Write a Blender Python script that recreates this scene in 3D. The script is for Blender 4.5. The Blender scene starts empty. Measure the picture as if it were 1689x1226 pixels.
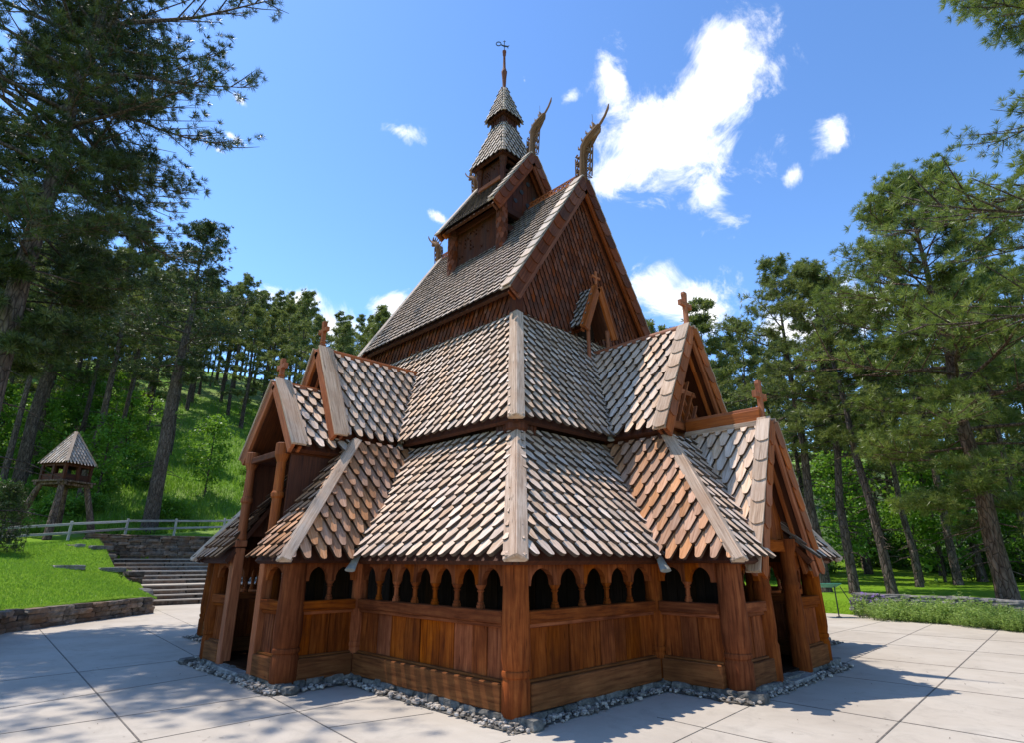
import bpy, bmesh, math, random
import numpy as np
from mathutils import Vector

# ------------------------------------------------------------------ camera, sky, sun, exposure
SC = bpy.context.scene
COL = SC.collection
R = math.radians
cam_d = bpy.data.cameras.new('camera'); cam = bpy.data.objects.new('camera', cam_d); COL.objects.link(cam)
cam.location = (5.573, -5.499, 1.75)
cam_d.sensor_width = 36; cam_d.lens = 20.236; cam_d.clip_end = 3000; cam_d.clip_start = 0.05
cam.rotation_euler = Vector((-0.680, 0.663, 0.3131)).to_track_quat('-Z', 'Y').to_euler()
SC.camera = cam
SUN = Vector((-0.353, -0.153, 0.923)).normalized()
sd = bpy.data.lights.new('sun', 'SUN'); sd.energy = 3.95; sd.angle = R(0.5); sd.color = (1.0, 0.94, 0.85)
so = bpy.data.objects.new('sun', sd); COL.objects.link(so)
so.rotation_euler = (-SUN).to_track_quat('-Z', 'Y').to_euler(); so.location = (-20, -10, 50)
SC.view_settings.view_transform = 'Standard'; SC.view_settings.look = 'None'
SC.view_settings.exposure = 0.48; SC.view_settings.gamma = 1.0
try:
    SC.cycles.max_bounces = 6; SC.cycles.diffuse_bounces = 3; SC.cycles.transparent_max_bounces = 4
    SC.cycles.use_denoising = True; SC.cycles.sample_clamp_indirect = 8
except Exception:
    pass

CLOUDS = [((-0.31,0.685,0.66),(9.5,8.5,-4.4),(8.2,-6.8,11.0),1),((-0.258,0.656,0.709),(16.74,11.39,-4.45),(10.65,-16.27,18.94),.95),((-0.267,0.7,0.662),(17.2,8.3,-1.83),(3.09,-9.34,11.11),1),
((-0.348,0.703,0.62),(5.48,6.58,-4.38),(10.17,-3.14,9.27),1),((-0.388,0.599,0.701),(29.14,10.03,7.55),(-0.72,-15.1,12.5),.85),
((-0.445,0.667,0.598),(21.01,16.44,-2.72),(12.35,-14.57,25.47),.9),((-0.342,0.755,0.56),(19.52,11.9,-4.12),(8.83,-11.94,21.5),.9),
((-0.366,0.659,0.657),(14.13,10.42,-2.58),(7.15,-9.29,13.32),.9),((-0.654,0.397,0.644),(10.22,17.28,-0.28),(37,-14.84,46.7),.75),
((-0.155,0.801,0.578),(26.59,11.84,-9.28),(6.21,-10.99,16.92),.75),((-0.227,0.806,0.547),(48.22,23.02,-13.93),(12.9,-20.18,35.08),.6),
((-0.751,0.185,0.633),(-7.49,69.82,-29.28),(106.35,57.34,109.45),.75),((-0.783,0.19,0.592),(6.15,64.64,-12.65),(99.49,24.36,123.79),.7),
((-0.8,0.181,0.572),(18.41,91.93,-3.39),(109.43,2.07,152.4),.6),((-0.856,0.331,0.397),(8.57,18.36,3.15),(13.8,-11.01,38.9),.95),
((-0.913,0.139,0.383),(7.78,29.69,7.74),(16.37,-11.32,43.1),.95),((-0.782,0.47,0.409),(13.35,20.35,2.14),(12.22,-10.64,35.57),.8),
((-0.678,0.495,0.543),(21.36,53.62,-22.22),(72.76,9.86,81.83),.9),((-0.458,0.773,0.439),(16.35,10.88,-2.08),(8.29,-9.42,25.27),.9),
((-0.406,0.82,0.403),(10.82,6.14,-1.62),(6.81,-7.85,22.84),.95),((-0.211,0.908,0.362),(14.69,4.74,-3.32),(6.47,-8.13,24.18),.95),
((-0.45,0.567,0.69),(39.26,35.24,-3.38),(27.19,-30.11,42.48),.5),((-0.491,0.505,0.71),(83.77,83.63,-1.62),(38.14,-38.22,53.62),.3),
((-0.899,0.054,0.434),(6.3,28.05,9.59),(16.62,-9.45,35.61),.7),((-0.938,0.108,0.33),(3.74,18.56,4.54),(8.76,-6.66,27.06),.8),
((-0.088,0.954,0.286),(12.97,2.11,-3.07),(5.54,-6.33,22.79),.9),((-0.295,0.89,0.347),(12.07,4.86,-2.19),(6.47,-7.41,24.49),.85),
((-0.833,0.412,0.369),(7.94,14.42,1.83),(8.13,-7.08,26.27),.8)]

def make_world():
    w = bpy.data.worlds.new('World'); SC.world = w; w.use_nodes = True
    nt = w.node_tree; N = nt.nodes; L = nt.links; N.clear()
    out = N.new('ShaderNodeOutputWorld')
    sky = N.new('ShaderNodeTexSky'); sky.sky_type = 'NISHITA'; sky.sun_disc = False
    sky.sun_elevation = math.asin(SUN.z); sky.sun_rotation = math.atan2(SUN.x, SUN.y)
    sky.altitude = 1100; sky.air_density = 1.0; sky.dust_density = 0.35; sky.ozone_density = 1.0
    b1 = N.new('ShaderNodeBackground'); b1.inputs['Strength'].default_value = 0.15
    hs = N.new('ShaderNodeHueSaturation'); hs.inputs['Hue'].default_value = 0.495; hs.inputs['Saturation'].default_value = 1.02; hs.inputs['Value'].default_value = 1.12
    v1 = N.new('ShaderNodeVectorMath'); v1.operation = 'SCALE'; v1.inputs['Scale'].default_value = 0.30
    gm = N.new('ShaderNodeGamma'); gm.inputs['Gamma'].default_value = 1.42
    v2 = N.new('ShaderNodeVectorMath'); v2.operation = 'SCALE'; v2.inputs['Scale'].default_value = 3.9
    L.new(sky.outputs[0], hs.inputs['Color']); L.new(hs.outputs[0], v1.inputs[0]); L.new(v1.outputs[0], gm.inputs['Color'])
    L.new(gm.outputs[0], v2.inputs[0]); L.new(v2.outputs[0], b1.inputs['Color'])
    tc = N.new('ShaderNodeTexCoord'); D = tc.outputs['Generated']
    def math_(op, a, b=None, c=None):
        n = N.new('ShaderNodeMath'); n.operation = op
        for i, x in enumerate((a, b, c)):
            if x is None: continue
            if isinstance(x, (int, float)): n.inputs[i].default_value = x
            else: L.new(x, n.inputs[i])
        return n.outputs[0]
    def dot(v):
        n = N.new('ShaderNodeVectorMath'); n.operation = 'DOT_PRODUCT'
        L.new(D, n.inputs[0]); n.inputs[1].default_value = v; return n.outputs['Value']
    m = None
    for c, e1, e2, s in CLOUDS:
        a = dot(e1); b = dot(e2)
        r = math_('SQRT', math_('ADD', math_('MULTIPLY', a, a), math_('MULTIPLY', b, b)))
        k = math_('MULTIPLY_ADD', r, -0.62, s * 0.93)
        m = k if m is None else math_('SMOOTH_MAX', m, k, 0.12)
    fw = math_('GREATER_THAN', dot((-0.68, 0.663, 0.313)), 0.3)
    nz = N.new('ShaderNodeTexNoise'); nz.inputs['Scale'].default_value = 11; nz.inputs['Detail'].default_value = 9
    nz.inputs['Roughness'].default_value = 0.66; nz.inputs['Distortion'].default_value = 0.6
    L.new(D, nz.inputs['Vector'])
    d = math_('ADD', m, math_('MULTIPLY_ADD', nz.outputs[0], 2.75, -1.375))
    mr = N.new('ShaderNodeMapRange'); mr.interpolation_type = 'SMOOTHSTEP'
    mr.inputs['From Min'].default_value = 0.10; mr.inputs['From Max'].default_value = 0.85
    L.new(d, mr.inputs['Value'])
    cov = math_('MULTIPLY', mr.outputs[0], fw)
    nz2 = N.new('ShaderNodeTexNoise'); nz2.inputs['Scale'].default_value = 14; nz2.inputs['Detail'].default_value = 5
    L.new(D, nz2.inputs['Vector'])
    cr = N.new('ShaderNodeValToRGB'); cr.color_ramp.elements[0].position = .3; cr.color_ramp.elements[0].color = (.72, .80, .90, 1)
    cr.color_ramp.elements[1].position = .55; cr.color_ramp.elements[1].color = (1, 1, 1, 1)
    L.new(nz2.outputs[0], cr.inputs[0])
    b2 = N.new('ShaderNodeBackground'); b2.inputs['Strength'].default_value = 1.05
    L.new(cr.outputs[0], b2.inputs['Color'])
    mx = N.new('ShaderNodeMixShader'); L.new(cov, mx.inputs[0]); L.new(b1.outputs[0], mx.inputs[1]); L.new(b2.outputs[0], mx.inputs[2])
    L.new(mx.outputs[0], out.inputs['Surface'])
make_world()

# ------------------------------------------------------------------ materials
class NT:
    def __init__(s, name):
        s.m = bpy.data.materials.new(name); s.m.use_nodes = True; s.t = s.m.node_tree
        s.t.nodes.clear(); s.out = s.n('ShaderNodeOutputMaterial')
    def n(s, kind, **kw):
        x = s.t.nodes.new(kind)
        for k, v in kw.items():
            if hasattr(x, k): setattr(x, k, v)
            else: x.inputs[k].default_value = v
        return x
    def l(s, a, b): s.t.links.new(a, b)
    def ramp(s, fac, stops):
        r = s.n('ShaderNodeValToRGB'); e = r.color_ramp.elements
        while len(e) < len(stops): e.new(0.5)
        for q, (p, c) in zip(e, stops): q.position = p; q.color = (*c, 1)
        s.l(fac, r.inputs[0]); return r.outputs[0]
    def mix(s, fac, a, b, mode='MIX'):
        x = s.n('ShaderNodeMix', data_type='RGBA', blend_type=mode)
        for i, v in ((0, fac), (6, a), (7, b)):
            if isinstance(v, (int, float)): x.inputs[i].default_value = v
            elif isinstance(v, tuple): x.inputs[i].default_value = (*v, 1)
            else: s.l(v, x.inputs[i])
        return x.outputs[2]
    def map(s, v, a, b, c, d, clamp=True):
        x = s.n('ShaderNodeMapRange'); x.clamp = clamp; s.l(v, x.inputs[0])
        for i, q in enumerate((a, b, c, d)): x.inputs[i + 1].default_value = q
        return x.outputs[0]

def mat_wood(name, dark, mid, light, grain=26, rough=.78, bump=.35, var=(.62, 1.25), stain=None, stain_amt=.5, spec=.25, sat=(.72, 1.15)):
    T = NT(name)
    uv = T.n('ShaderNodeUVMap'); mp = T.n('ShaderNodeMapping'); mp.inputs['Scale'].default_value = (grain, 1.6, 1)
    T.l(uv.outputs[0], mp.inputs[0])
    nz = T.n('ShaderNodeTexNoise', Scale=1.0, Detail=7.0, Roughness=.62, Distortion=.4); T.l(mp.outputs[0], nz.inputs['Vector'])
    c = T.ramp(nz.outputs[0], [(.28, dark), (.5, mid), (.72, light)])
    at = T.n('ShaderNodeAttribute', attribute_name='rnd')
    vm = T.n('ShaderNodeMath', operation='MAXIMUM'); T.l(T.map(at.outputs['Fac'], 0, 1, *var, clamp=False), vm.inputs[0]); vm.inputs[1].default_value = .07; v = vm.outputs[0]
    hs = T.n('ShaderNodeHueSaturation'); T.l(v, hs.inputs['Value']); T.l(c, hs.inputs['Color'])
    at2 = T.n('ShaderNodeMath', operation='FRACT'); mm = T.n('ShaderNodeMath', operation='MULTIPLY'); mm.inputs[1].default_value = 7.13
    T.l(at.outputs['Fac'], mm.inputs[0]); T.l(mm.outputs[0], at2.inputs[0])
    T.l(T.map(at2.outputs[0], 0, 1, *sat), hs.inputs['Saturation'])
    col = hs.outputs[0]
    tc = T.n('ShaderNodeTexCoord')
    big = T.n('ShaderNodeTexNoise', Scale=1.7, Detail=5.0, Roughness=.6); T.l(tc.outputs['Object'], big.inputs['Vector'])
    if stain:
        col = T.mix(T.map(big.outputs[0], .42, .68, 0, stain_amt), col, stain)
    kn = T.n('ShaderNodeTexVoronoi', Scale=1.0); m2 = T.n('ShaderNodeMapping'); m2.inputs['Scale'].default_value = (7, 1.6, 1)
    T.l(uv.outputs[0], m2.inputs[0]); T.l(m2.outputs[0], kn.inputs['Vector'])
    col = T.mix(T.map(kn.outputs['Distance'], .03, .12, .65, 0), col, tuple(x * .35 for x in dark))
    p = T.n('ShaderNodeBsdfPrincipled', Roughness=rough); p.inputs['Specular IOR Level'].default_value = spec
    T.l(col, p.inputs['Base Color'])
    b = T.n('ShaderNodeBump', Strength=bump, Distance=.012); T.l(nz.outputs[0], b.inputs['Height']); T.l(b.outputs[0], p.inputs['Normal'])
    T.l(p.outputs[0], T.out.inputs[0]); return T.m

def mat_noise(name, stops, scale, rough=.85, bump=.3, bdist=.02, scale2=None, tint=None, rnd=None, spec=.3, detail=8.0):
    T = NT(name); tc = T.n('ShaderNodeTexCoord')
    nz = T.n('ShaderNodeTexNoise', Scale=scale, Detail=detail, Roughness=.65); T.l(tc.outputs['Object'], nz.inputs['Vector'])
    col = T.ramp(nz.outputs[0], stops)
    if scale2:
        n2 = T.n('ShaderNodeTexNoise', Scale=scale2, Detail=4.0, Roughness=.6); T.l(tc.outputs['Object'], n2.inputs['Vector'])
        col = T.mix(T.map(n2.outputs[0], .38, .66, 0, .75), col, tint)
    if rnd:
        at = T.n('ShaderNodeAttribute', attribute_name='rnd'); hs = T.n('ShaderNodeHueSaturation')
        T.l(T.map(at.outputs['Fac'], 0, 1, *rnd), hs.inputs['Value']); T.l(col, hs.inputs['Color']); col = hs.outputs[0]
    p = T.n('ShaderNodeBsdfPrincipled', Roughness=rough); p.inputs['Specular IOR Level'].default_value = spec
    T.l(col, p.inputs['Base Color'])
    b = T.n('ShaderNodeBump', Strength=bump, Distance=bdist); T.l(nz.outputs[0], b.inputs['Height']); T.l(b.outputs[0], p.inputs['Normal'])
    T.l(p.outputs[0], T.out.inputs[0]); return T.m

def mat_leaf(name, stops, trans=.3, rough=.5, tcol=(.2, .35, .05), spec=.35):
    T = NT(name); at = T.n('ShaderNodeAttribute', attribute_name='rnd')
    c = T.ramp(at.outputs['Fac'], stops)
    p = T.n('ShaderNodeBsdfPrincipled', Roughness=rough); p.inputs['Specular IOR Level'].default_value = spec
    T.l(c, p.inputs['Base Color'])
    t = T.n('ShaderNodeBsdfTranslucent'); T.l(T.mix(.5, c, tcol), t.inputs[0])
    m = T.n('ShaderNodeMixShader'); m.inputs[0].default_value = trans
    T.l(p.outputs[0], m.inputs[1]); T.l(t.outputs[0], m.inputs[2]); T.l(m.outputs[0], T.out.inputs[0]); return T.m

M = {}
M['roof_pale'] = mat_wood('roof_pale', (.40, .25, .165), (.69, .50, .375), (.84, .68, .55), grain=30, var=(.66, 1.1), sat=(.85, 1.28), stain=(.37, .25, .175), stain_amt=.3)
M['roof_grey'] = mat_wood('roof_grey', (.26, .18, .13), (.55, .42, .335), (.76, .63, .53), grain=30, var=(.66, 1.15), sat=(.8, 1.2), stain=(.25, .19, .15), stain_amt=.35)
M['roof_red'] = mat_wood('roof_red', (.26, .11, .05), (.52, .265, .145), (.66, .40, .26), grain=30, var=(.62, 1.15), sat=(.85, 1.15), stain=(.28, .14, .08), stain_amt=.35)
M['wall_shingle'] = mat_wood('wall_shingle', (.065, .016, .006), (.15, .036, .012), (.22, .064, .025), grain=28, var=(.55, 1.25), sat=(.85, 1.1))
M['board_pale'] = mat_wood('board_pale', (.22, .14, .09), (.50, .35, .25), (.66, .50, .38), grain=34, var=(.75, 1.08), sat=(.9, 1.1), stain=(.34, .20, .12), stain_amt=.65, bump=.6)
M['stain'] = mat_wood('stain', (.065, .012, .003), (.245, .056, .011), (.37, .102, .022), grain=20, rough=.85, var=(.64, 1.18), sat=(.93, 1.05), stain=(.075, .017, .005), stain_amt=.65, spec=.08)
M['stain_dark'] = mat_wood('stain_dark', (.03, .008, .003), (.075, .019, .006), (.12, .034, .011), grain=24, rough=.65, var=(.65, 1.15), sat=(.9, 1.1), stain=(.035, .011, .004), stain_amt=.5)
M['stain_red'] = mat_wood('stain_red', (.14, .032, .008), (.35, .095, .028), (.48, .16, .055), grain=26, rough=.65, var=(.7, 1.15), sat=(.92, 1.08), stain=(.2, .06, .02), stain_amt=.5)
M['base_beam'] = mat_wood('base_beam', (.075, .020, .005), (.195, .062, .016), (.29, .105, .028), grain=22, rough=.85, var=(.8, 1.1), sat=(.95, 1.05), stain=(.085, .034, .011), stain_amt=.6, spec=.1)
M['carved'] = mat_wood('carved', (.08, .034, .016), (.19, .092, .045), (.28, .16, .09), grain=24, var=(.7, 1.15), sat=(.9, 1.1))
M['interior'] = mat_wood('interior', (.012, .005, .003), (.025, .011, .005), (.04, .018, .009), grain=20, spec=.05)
M['lead'] = mat_noise('lead', [(.3, (.22, .22, .20)), (.7, (.42, .40, .36))], 9, rough=.5, bump=.2)
M['iron'] = mat_noise('iron', [(.3, (.015, .015, .016)), (.7, (.04, .04, .042))], 20, rough=.5)
M['stone'] = mat_noise('stone', [(.3, (.035, .033, .031)), (.5, (.105, .09, .075)), (.72, (.23, .19, .15))], 5, bump=.8, bdist=.03, rnd=(.55, 1.5), scale2=1.3, tint=(.16, .085, .045))
M['slab_stone'] = mat_noise('slab_stone', [(.3, (.09, .085, .08)), (.5, (.20, .185, .17)), (.72, (.34, .31, .28))], 6, bump=.7, bdist=.02, rnd=(.6, 1.25))
M['rock'] = mat_noise('rock', [(.3, (.045, .045, .042)), (.5, (.13, .12, .105)), (.72, (.27, .24, .2))], 11, bump=.6, bdist=.02, rnd=(.6, 1.4))
M['gravel'] = mat_noise('gravel', [(.3, (.20, .165, .13)), (.6, (.44, .38, .32)), (.8, (.58, .53, .47))], 30, bump=.2, rnd=(.2, 1.35))
M['gravel_bed'] = mat_noise('gravel_bed', [(.3, (.06, .052, .043)), (.7, (.18, .16, .135))], 40, bump=.5)
M['joint'] = mat_noise('joint', [(.3, (.07, .06, .05)), (.7, (.20, .175, .15))], 8)
M['bark'] = None; M['bark_red'] = None
def mat_bark(name, a, b, c):
    T = NT(name); tc = T.n('ShaderNodeTexCoord'); mp = T.n('ShaderNodeMapping'); mp.inputs['Scale'].default_value = (1, 1, .28)
    T.l(tc.outputs['Object'], mp.inputs[0])
    v = T.n('ShaderNodeTexVoronoi', Scale=9.0, feature='DISTANCE_TO_EDGE'); T.l(mp.outputs[0], v.inputs['Vector'])
    nz = T.n('ShaderNodeTexNoise', Scale=7.0, Detail=8.0, Roughness=.7); T.l(mp.outputs[0], nz.inputs['Vector'])
    col = T.ramp(nz.outputs[0], [(.3, a), (.5, b), (.72, c)])
    col = T.mix(T.map(v.outputs['Distance'], .0, .09, .8, 0), col, tuple(x * .35 for x in a))
    p = T.n('ShaderNodeBsdfPrincipled', Roughness=.9); p.inputs['Specular IOR Level'].default_value = .15; T.l(col, p.inputs['Base Color'])
    bm = T.n('ShaderNodeBump', Strength=.8, Distance=.04); T.l(T.map(v.outputs['Distance'], 0, .2, 0, 1), bm.inputs['Height']); T.l(bm.outputs[0], p.inputs['Normal'])
    T.l(p.outputs[0], T.out.inputs[0]); return T.m
M['bark'] = mat_bark('bark', (.045, .032, .025), (.12, .088, .068), (.21, .165, .135))
M['bark_red'] = mat_bark('bark_red', (.06, .036, .024), (.16, .10, .07), (.27, .19, .145))
M['needle'] = mat_leaf('needle', [(0, (.016, .029, .008)), (.45, (.042, .064, .015)), (.8, (.09, .12, .03)), (1, (.16, .17, .055))], trans=.12, rough=.4, tcol=(.13, .19, .03))  # darker needle copy: backlit shade of the left pines is in the colour
M['needle_sunny'] = mat_leaf('needle_sunny', [(0, (.045, .07, .014)), (.45, (.13, .175, .036)), (.8, (.23, .275, .065)), (1, (.33, .33, .11))], trans=.36, rough=.38, tcol=(.28, .37, .05))  # brighter needle copy: sunlight on the right-hand pines is in the colour
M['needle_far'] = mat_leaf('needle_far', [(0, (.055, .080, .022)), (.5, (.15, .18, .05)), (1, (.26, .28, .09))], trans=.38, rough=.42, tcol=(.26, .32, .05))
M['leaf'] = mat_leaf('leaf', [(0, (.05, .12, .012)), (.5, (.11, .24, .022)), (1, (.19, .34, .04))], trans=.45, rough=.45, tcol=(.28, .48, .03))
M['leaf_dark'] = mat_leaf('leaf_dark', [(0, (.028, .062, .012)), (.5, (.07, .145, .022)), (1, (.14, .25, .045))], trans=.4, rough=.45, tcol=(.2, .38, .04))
M['perennial'] = mat_leaf('perennial', [(0, (.14, .22, .045)), (.5, (.28, .40, .09)), (1, (.44, .52, .18))], trans=.4, rough=.5, tcol=(.38, .55, .09))
M['petal'] = mat_leaf('petal', [(0, (.20, .10, .40)), (1, (.36, .22, .55))], trans=.3, tcol=(.4, .2, .6))
M['grass_blade'] = mat_leaf('grass_blade', [(0, (.09, .19, .012)), (.5, (.16, .31, .022)), (1, (.27, .40, .07))], trans=.45, tcol=(.3, .52, .04))
M['fence_wood'] = mat_wood('fence_wood', (.20, .18, .16), (.38, .35, .32), (.52, .49, .46), grain=20)
M['green_cover'] = mat_noise('green_cover', [(.3, (.05, .20, .13)), (.7, (.12, .36, .25))], 4)

def mat_plaza():
    T = NT('concrete'); tc = T.n('ShaderNodeTexCoord')
    a = T.n('ShaderNodeTexNoise', Scale=.45, Detail=7.0, Roughness=.62); T.l(tc.outputs['Object'], a.inputs['Vector'])
    mp = T.n('ShaderNodeMapping'); mp.inputs['Scale'].default_value = (1.2, 7.0, 1); mp.inputs['Rotation'].default_value = (0, 0, R(-42)); T.l(tc.outputs['Object'], mp.inputs[0])
    b = T.n('ShaderNodeTexNoise', Scale=1.0, Detail=6.0, Roughness=.6); T.l(mp.outputs[0], b.inputs['Vector'])
    f = T.n('ShaderNodeTexNoise', Scale=70.0, Detail=4.0, Roughness=.7); T.l(tc.outputs['Object'], f.inputs['Vector'])
    col = T.ramp(a.outputs[0], [(.3, (.385, .325, .26)), (.5, (.47, .405, .33)), (.7, (.52, .46, .385))])
    col = T.mix(T.map(b.outputs[0], .35, .7, .0, .35), col, (.40, .35, .29))
    col = T.mix(T.map(f.outputs[0], .3, .7, .22, 0), col, (.26, .23, .2))
    st = T.n('ShaderNodeTexNoise', Scale=1.9, Detail=9.0, Roughness=.72, Distortion=.8); T.l(tc.outputs['Object'], st.inputs['Vector'])
    col = T.mix(T.map(st.outputs[0], .50, .74, 0, .55), col, (.27, .235, .195))
    v = T.n('ShaderNodeTexVoronoi', Scale=1.1); T.l(tc.outputs['Object'], v.inputs['Vector'])
    col = T.mix(T.map(v.outputs['Distance'], .0, .025, .6, 0), col, (.15, .12, .09))
    p = T.n('ShaderNodeBsdfPrincipled', Roughness=.82); p.inputs['Specular IOR Level'].default_value = .25; T.l(col, p.inputs['Base Color'])
    bm = T.n('ShaderNodeBump', Strength=.25, Distance=.006); T.l(f.outputs[0], bm.inputs['Height']); T.l(bm.outputs[0], p.inputs['Normal'])
    T.l(p.outputs[0], T.out.inputs[0]); return T.m
M['concrete'] = mat_plaza()
M['lawn'] = mat_noise('lawn', [(.3, (.06, .135, .006)), (.5, (.125, .245, .010)), (.72, (.20, .34, .025))], 10, bump=1.0, bdist=.08, scale2=.3, tint=(.17, .265, .014), spec=.1)
M['meadow'] = mat_noise('meadow', [(.3, (.06, .135, .010)), (.5, (.12, .25, .018)), (.72, (.20, .33, .05))], 3.5, bump=1.0, bdist=.15, scale2=.12, tint=(.24, .27, .10), spec=.1)
M['forest_floor'] = mat_noise('forest_floor', [(.3, (.02, .03, .010)), (.5, (.05, .075, .02)), (.72, (.11, .11, .045))], 1.6, bump=1.0, bdist=.15, scale2=.1, tint=(.07, .12, .025), spec=.1)

# ------------------------------------------------------------------ mesh helpers
def V3(*a): return np.array(a, float)
def unit(a): a = np.asarray(a, float); return a / np.linalg.norm(a)
RNG = random.Random(7)

class MB:
    def __init__(s): s.v = []; s.f = []; s.uv = []; s.r = []
    def add(s, verts, faces, uvs=None, r=None):
        b = len(s.v); r = RNG.random() if r is None else r
        s.v.extend([tuple(map(float, p)) for p in verts])
        for i, fc in enumerate(faces):
            s.f.append([b + k for k in fc]); s.r.append(r)
            if uvs is not None: s.uv.extend(uvs[i])
            else: s.uv.extend([(0, 0)] * len(fc))
    def box(s, c, A, B, Cc, a, b, h, r=None):
        """oriented box: centre c, unit axes A (grain), B, Cc, full sizes a b h"""
        c = np.asarray(c, float); A = unit(A); B = unit(B); Cc = unit(Cc)
        vs = []
        for i in (-.5, .5):
            for j in (-.5, .5):
                for k in (-.5, .5): vs.append(c + A * a * i + B * b * j + Cc * h * k)
        fs = [(0, 1, 3, 2), (4, 6, 7, 5), (0, 4, 5, 1), (2, 3, 7, 6), (0, 2, 6, 4), (1, 5, 7, 3)]
        o1, o2 = RNG.random() * 9, RNG.random() * 9
        U = []
        for n, fc in enumerate(fs):
            q = []
            for k in fc:
                i, j, l = k // 4 - .5, (k // 2) % 2 - .5, k % 2 - .5
                if n < 2: q.append((o1 + j * b, o2 + l * h * .3))
                elif n < 4: q.append((o1 + l * h + n, o2 + i * a))
                else: q.append((o1 + j * b + n, o2 + i * a))
            U.append(q)
        s.add(vs, fs, U, r)
    def beam(s, p0, p1, w, h, up=(0, 0, 1), r=None):
        p0 = np.asarray(p0, float); p1 = np.asarray(p1, float); A = unit(p1 - p0)
        B = np.cross(A, up); B = unit(B); Cc = np.cross(B, A)
        s.box((p0 + p1) / 2, A, B, Cc, np.linalg.norm(p1 - p0), w, h, r)
    def solid(s, poly, O, U, V, N, n0, n1, r=None, uo=0., vo=0., bottom=True, rside=None):
        """extrude polygon poly [(u,v)] ; n0,n1 may be callables of v"""
        g0 = n0 if callable(n0) else (lambda v: n0); g1 = n1 if callable(n1) else (lambda v: n1)
        top = [O + U * u + V * v + N * g1(v) for u, v in poly]; bot = [O + U * u + V * v + N * g0(v) for u, v in poly]
        k = len(poly); fs = [tuple(range(k))]; uvs = [[(u + uo, v + vo) for u, v in poly]]
        if bottom: fs.append(tuple(range(2 * k - 1, k - 1, -1))); uvs.append([(u + uo, v + vo) for u, v in poly[::-1]])
        for i in range(k):
            j = (i + 1) % k; fs.append((i, i + k, j + k, j))
            a, b = poly[i], poly[j]; uvs.append([(a[0] + uo, a[1] + vo), (a[0] + uo + .02, a[1] + vo), (b[0] + uo + .02, b[1] + vo), (b[0] + uo, b[1] + vo)])
        s.add(top + bot, fs, uvs, r)
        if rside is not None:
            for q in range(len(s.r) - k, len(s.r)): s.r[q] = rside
    def tube(s, pts, rad, n=8, r=None, cap=True, sq=(1, 1)):
        pts = [np.asarray(p, float) for p in pts]; rad = rad if hasattr(rad, '__len__') else [rad] * len(pts)
        vs = []; ref = V3(0, 0, 1); T0 = unit(pts[1] - pts[0])
        if abs(T0[2]) > .9: ref = V3(0, 1, 0)
        B = unit(np.cross(T0, ref)); ln = 0; us = []
        for i, p in enumerate(pts):
            T = unit(pts[min(i + 1, len(pts) - 1)] - pts[max(i - 1, 0)])
            B = unit(B - T * np.dot(B, T)); Nn = np.cross(B, T)
            if i: ln += np.linalg.norm(p - pts[i - 1])
            us.append(ln)
            for k in range(n):
                a = 2 * math.pi * k / n
                vs.append(p + (B * math.cos(a) * sq[0] + Nn * math.sin(a) * sq[1]) * rad[i])
        fs = []; U = []; o = RNG.random() * 9; cr = 2 * math.pi * max(rad)
        for i in range(len(pts) - 1):
            for k in range(n):
                k2 = (k + 1) % n; fs.append((i * n + k, i * n + k2, (i + 1) * n + k2, (i + 1) * n + k))
                a, b = k / n * cr + o, (k + 1) / n * cr + o
                U.append([(a, us[i] + o), (b, us[i] + o), (b, us[i + 1] + o), (a, us[i + 1] + o)])
        if cap:
            fs.append(tuple(range(n - 1, -1, -1))); U.append([(vs[k][0], vs[k][1]) for k in range(n - 1, -1, -1)])
            b = (len(pts) - 1) * n; fs.append(tuple(range(b, b + n))); U.append([(vs[k][0], vs[k][1]) for k in range(b, b + n)])
        s.add(vs, fs, U, r)
    def lathe(s, c, prof, n=20, r=None, rot=0., sx=1., sy=1.):
        """prof [(radius,z)] round the vertical at c"""
        vs = []; fs = []; U = []; o = RNG.random() * 9; cr = 2 * math.pi * max(p[0] for p in prof)
        for q, z in prof:
            for k in range(n):
                a = 2 * math.pi * k / n + rot; vs.append((c[0] + q * math.cos(a) * sx, c[1] + q * math.sin(a) * sy, c[2] + z))
        for i in range(len(prof) - 1):
            for k in range(n):
                k2 = (k + 1) % n; fs.append((i * n + k, i * n + k2, (i + 1) * n + k2, (i + 1) * n + k))
                a, b = k / n * cr + o, (k + 1) / n * cr + o
                U.append([(a, prof[i][1] + o), (b, prof[i][1] + o), (b, prof[i + 1][1] + o), (a, prof[i + 1][1] + o)])
        fs.append(tuple(range(n - 1, -1, -1))); U.append([(0, 0)] * n)
        b = (len(prof) - 1) * n; fs.append(tuple(range(b, b + n))); U.append([(0, 0)] * n)
        s.add(vs, fs, U, r)
    def build(s, name, mat, parent=None, smooth=False, bevel=0., seg=1):
        me = bpy.data.meshes.new(name); me.from_pydata(s.v, [], s.f); me.update()
        uvl = me.uv_layers.new(name='UVMap'); uvl.data.foreach_set('uv', np.array(s.uv, np.float32).ravel())
        at = me.attributes.new('rnd', 'FLOAT', 'FACE'); at.data.foreach_set('value', np.array(s.r, np.float32))
        me.materials.append(M[mat] if isinstance(mat, str) else mat)
        if len(s.f) < 60000:
            bm = bmesh.new(); bm.from_mesh(me); bmesh.ops.recalc_face_normals(bm, faces=bm.faces); bm.to_mesh(me); bm.free()
        if smooth:
            me.polygons.foreach_set('use_smooth', [True] * len(me.polygons))
            me.set_sharp_from_angle(angle=R(38))
        o = bpy.data.objects.new(name, me); COL.objects.link(o)
        if parent is not None: o.parent = parent
        if bevel:
            b = o.modifiers.new('bevel', 'BEVEL'); b.width = bevel; b.segments = seg; b.limit_method = 'ANGLE'; b.angle_limit = R(40)
        return o

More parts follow.
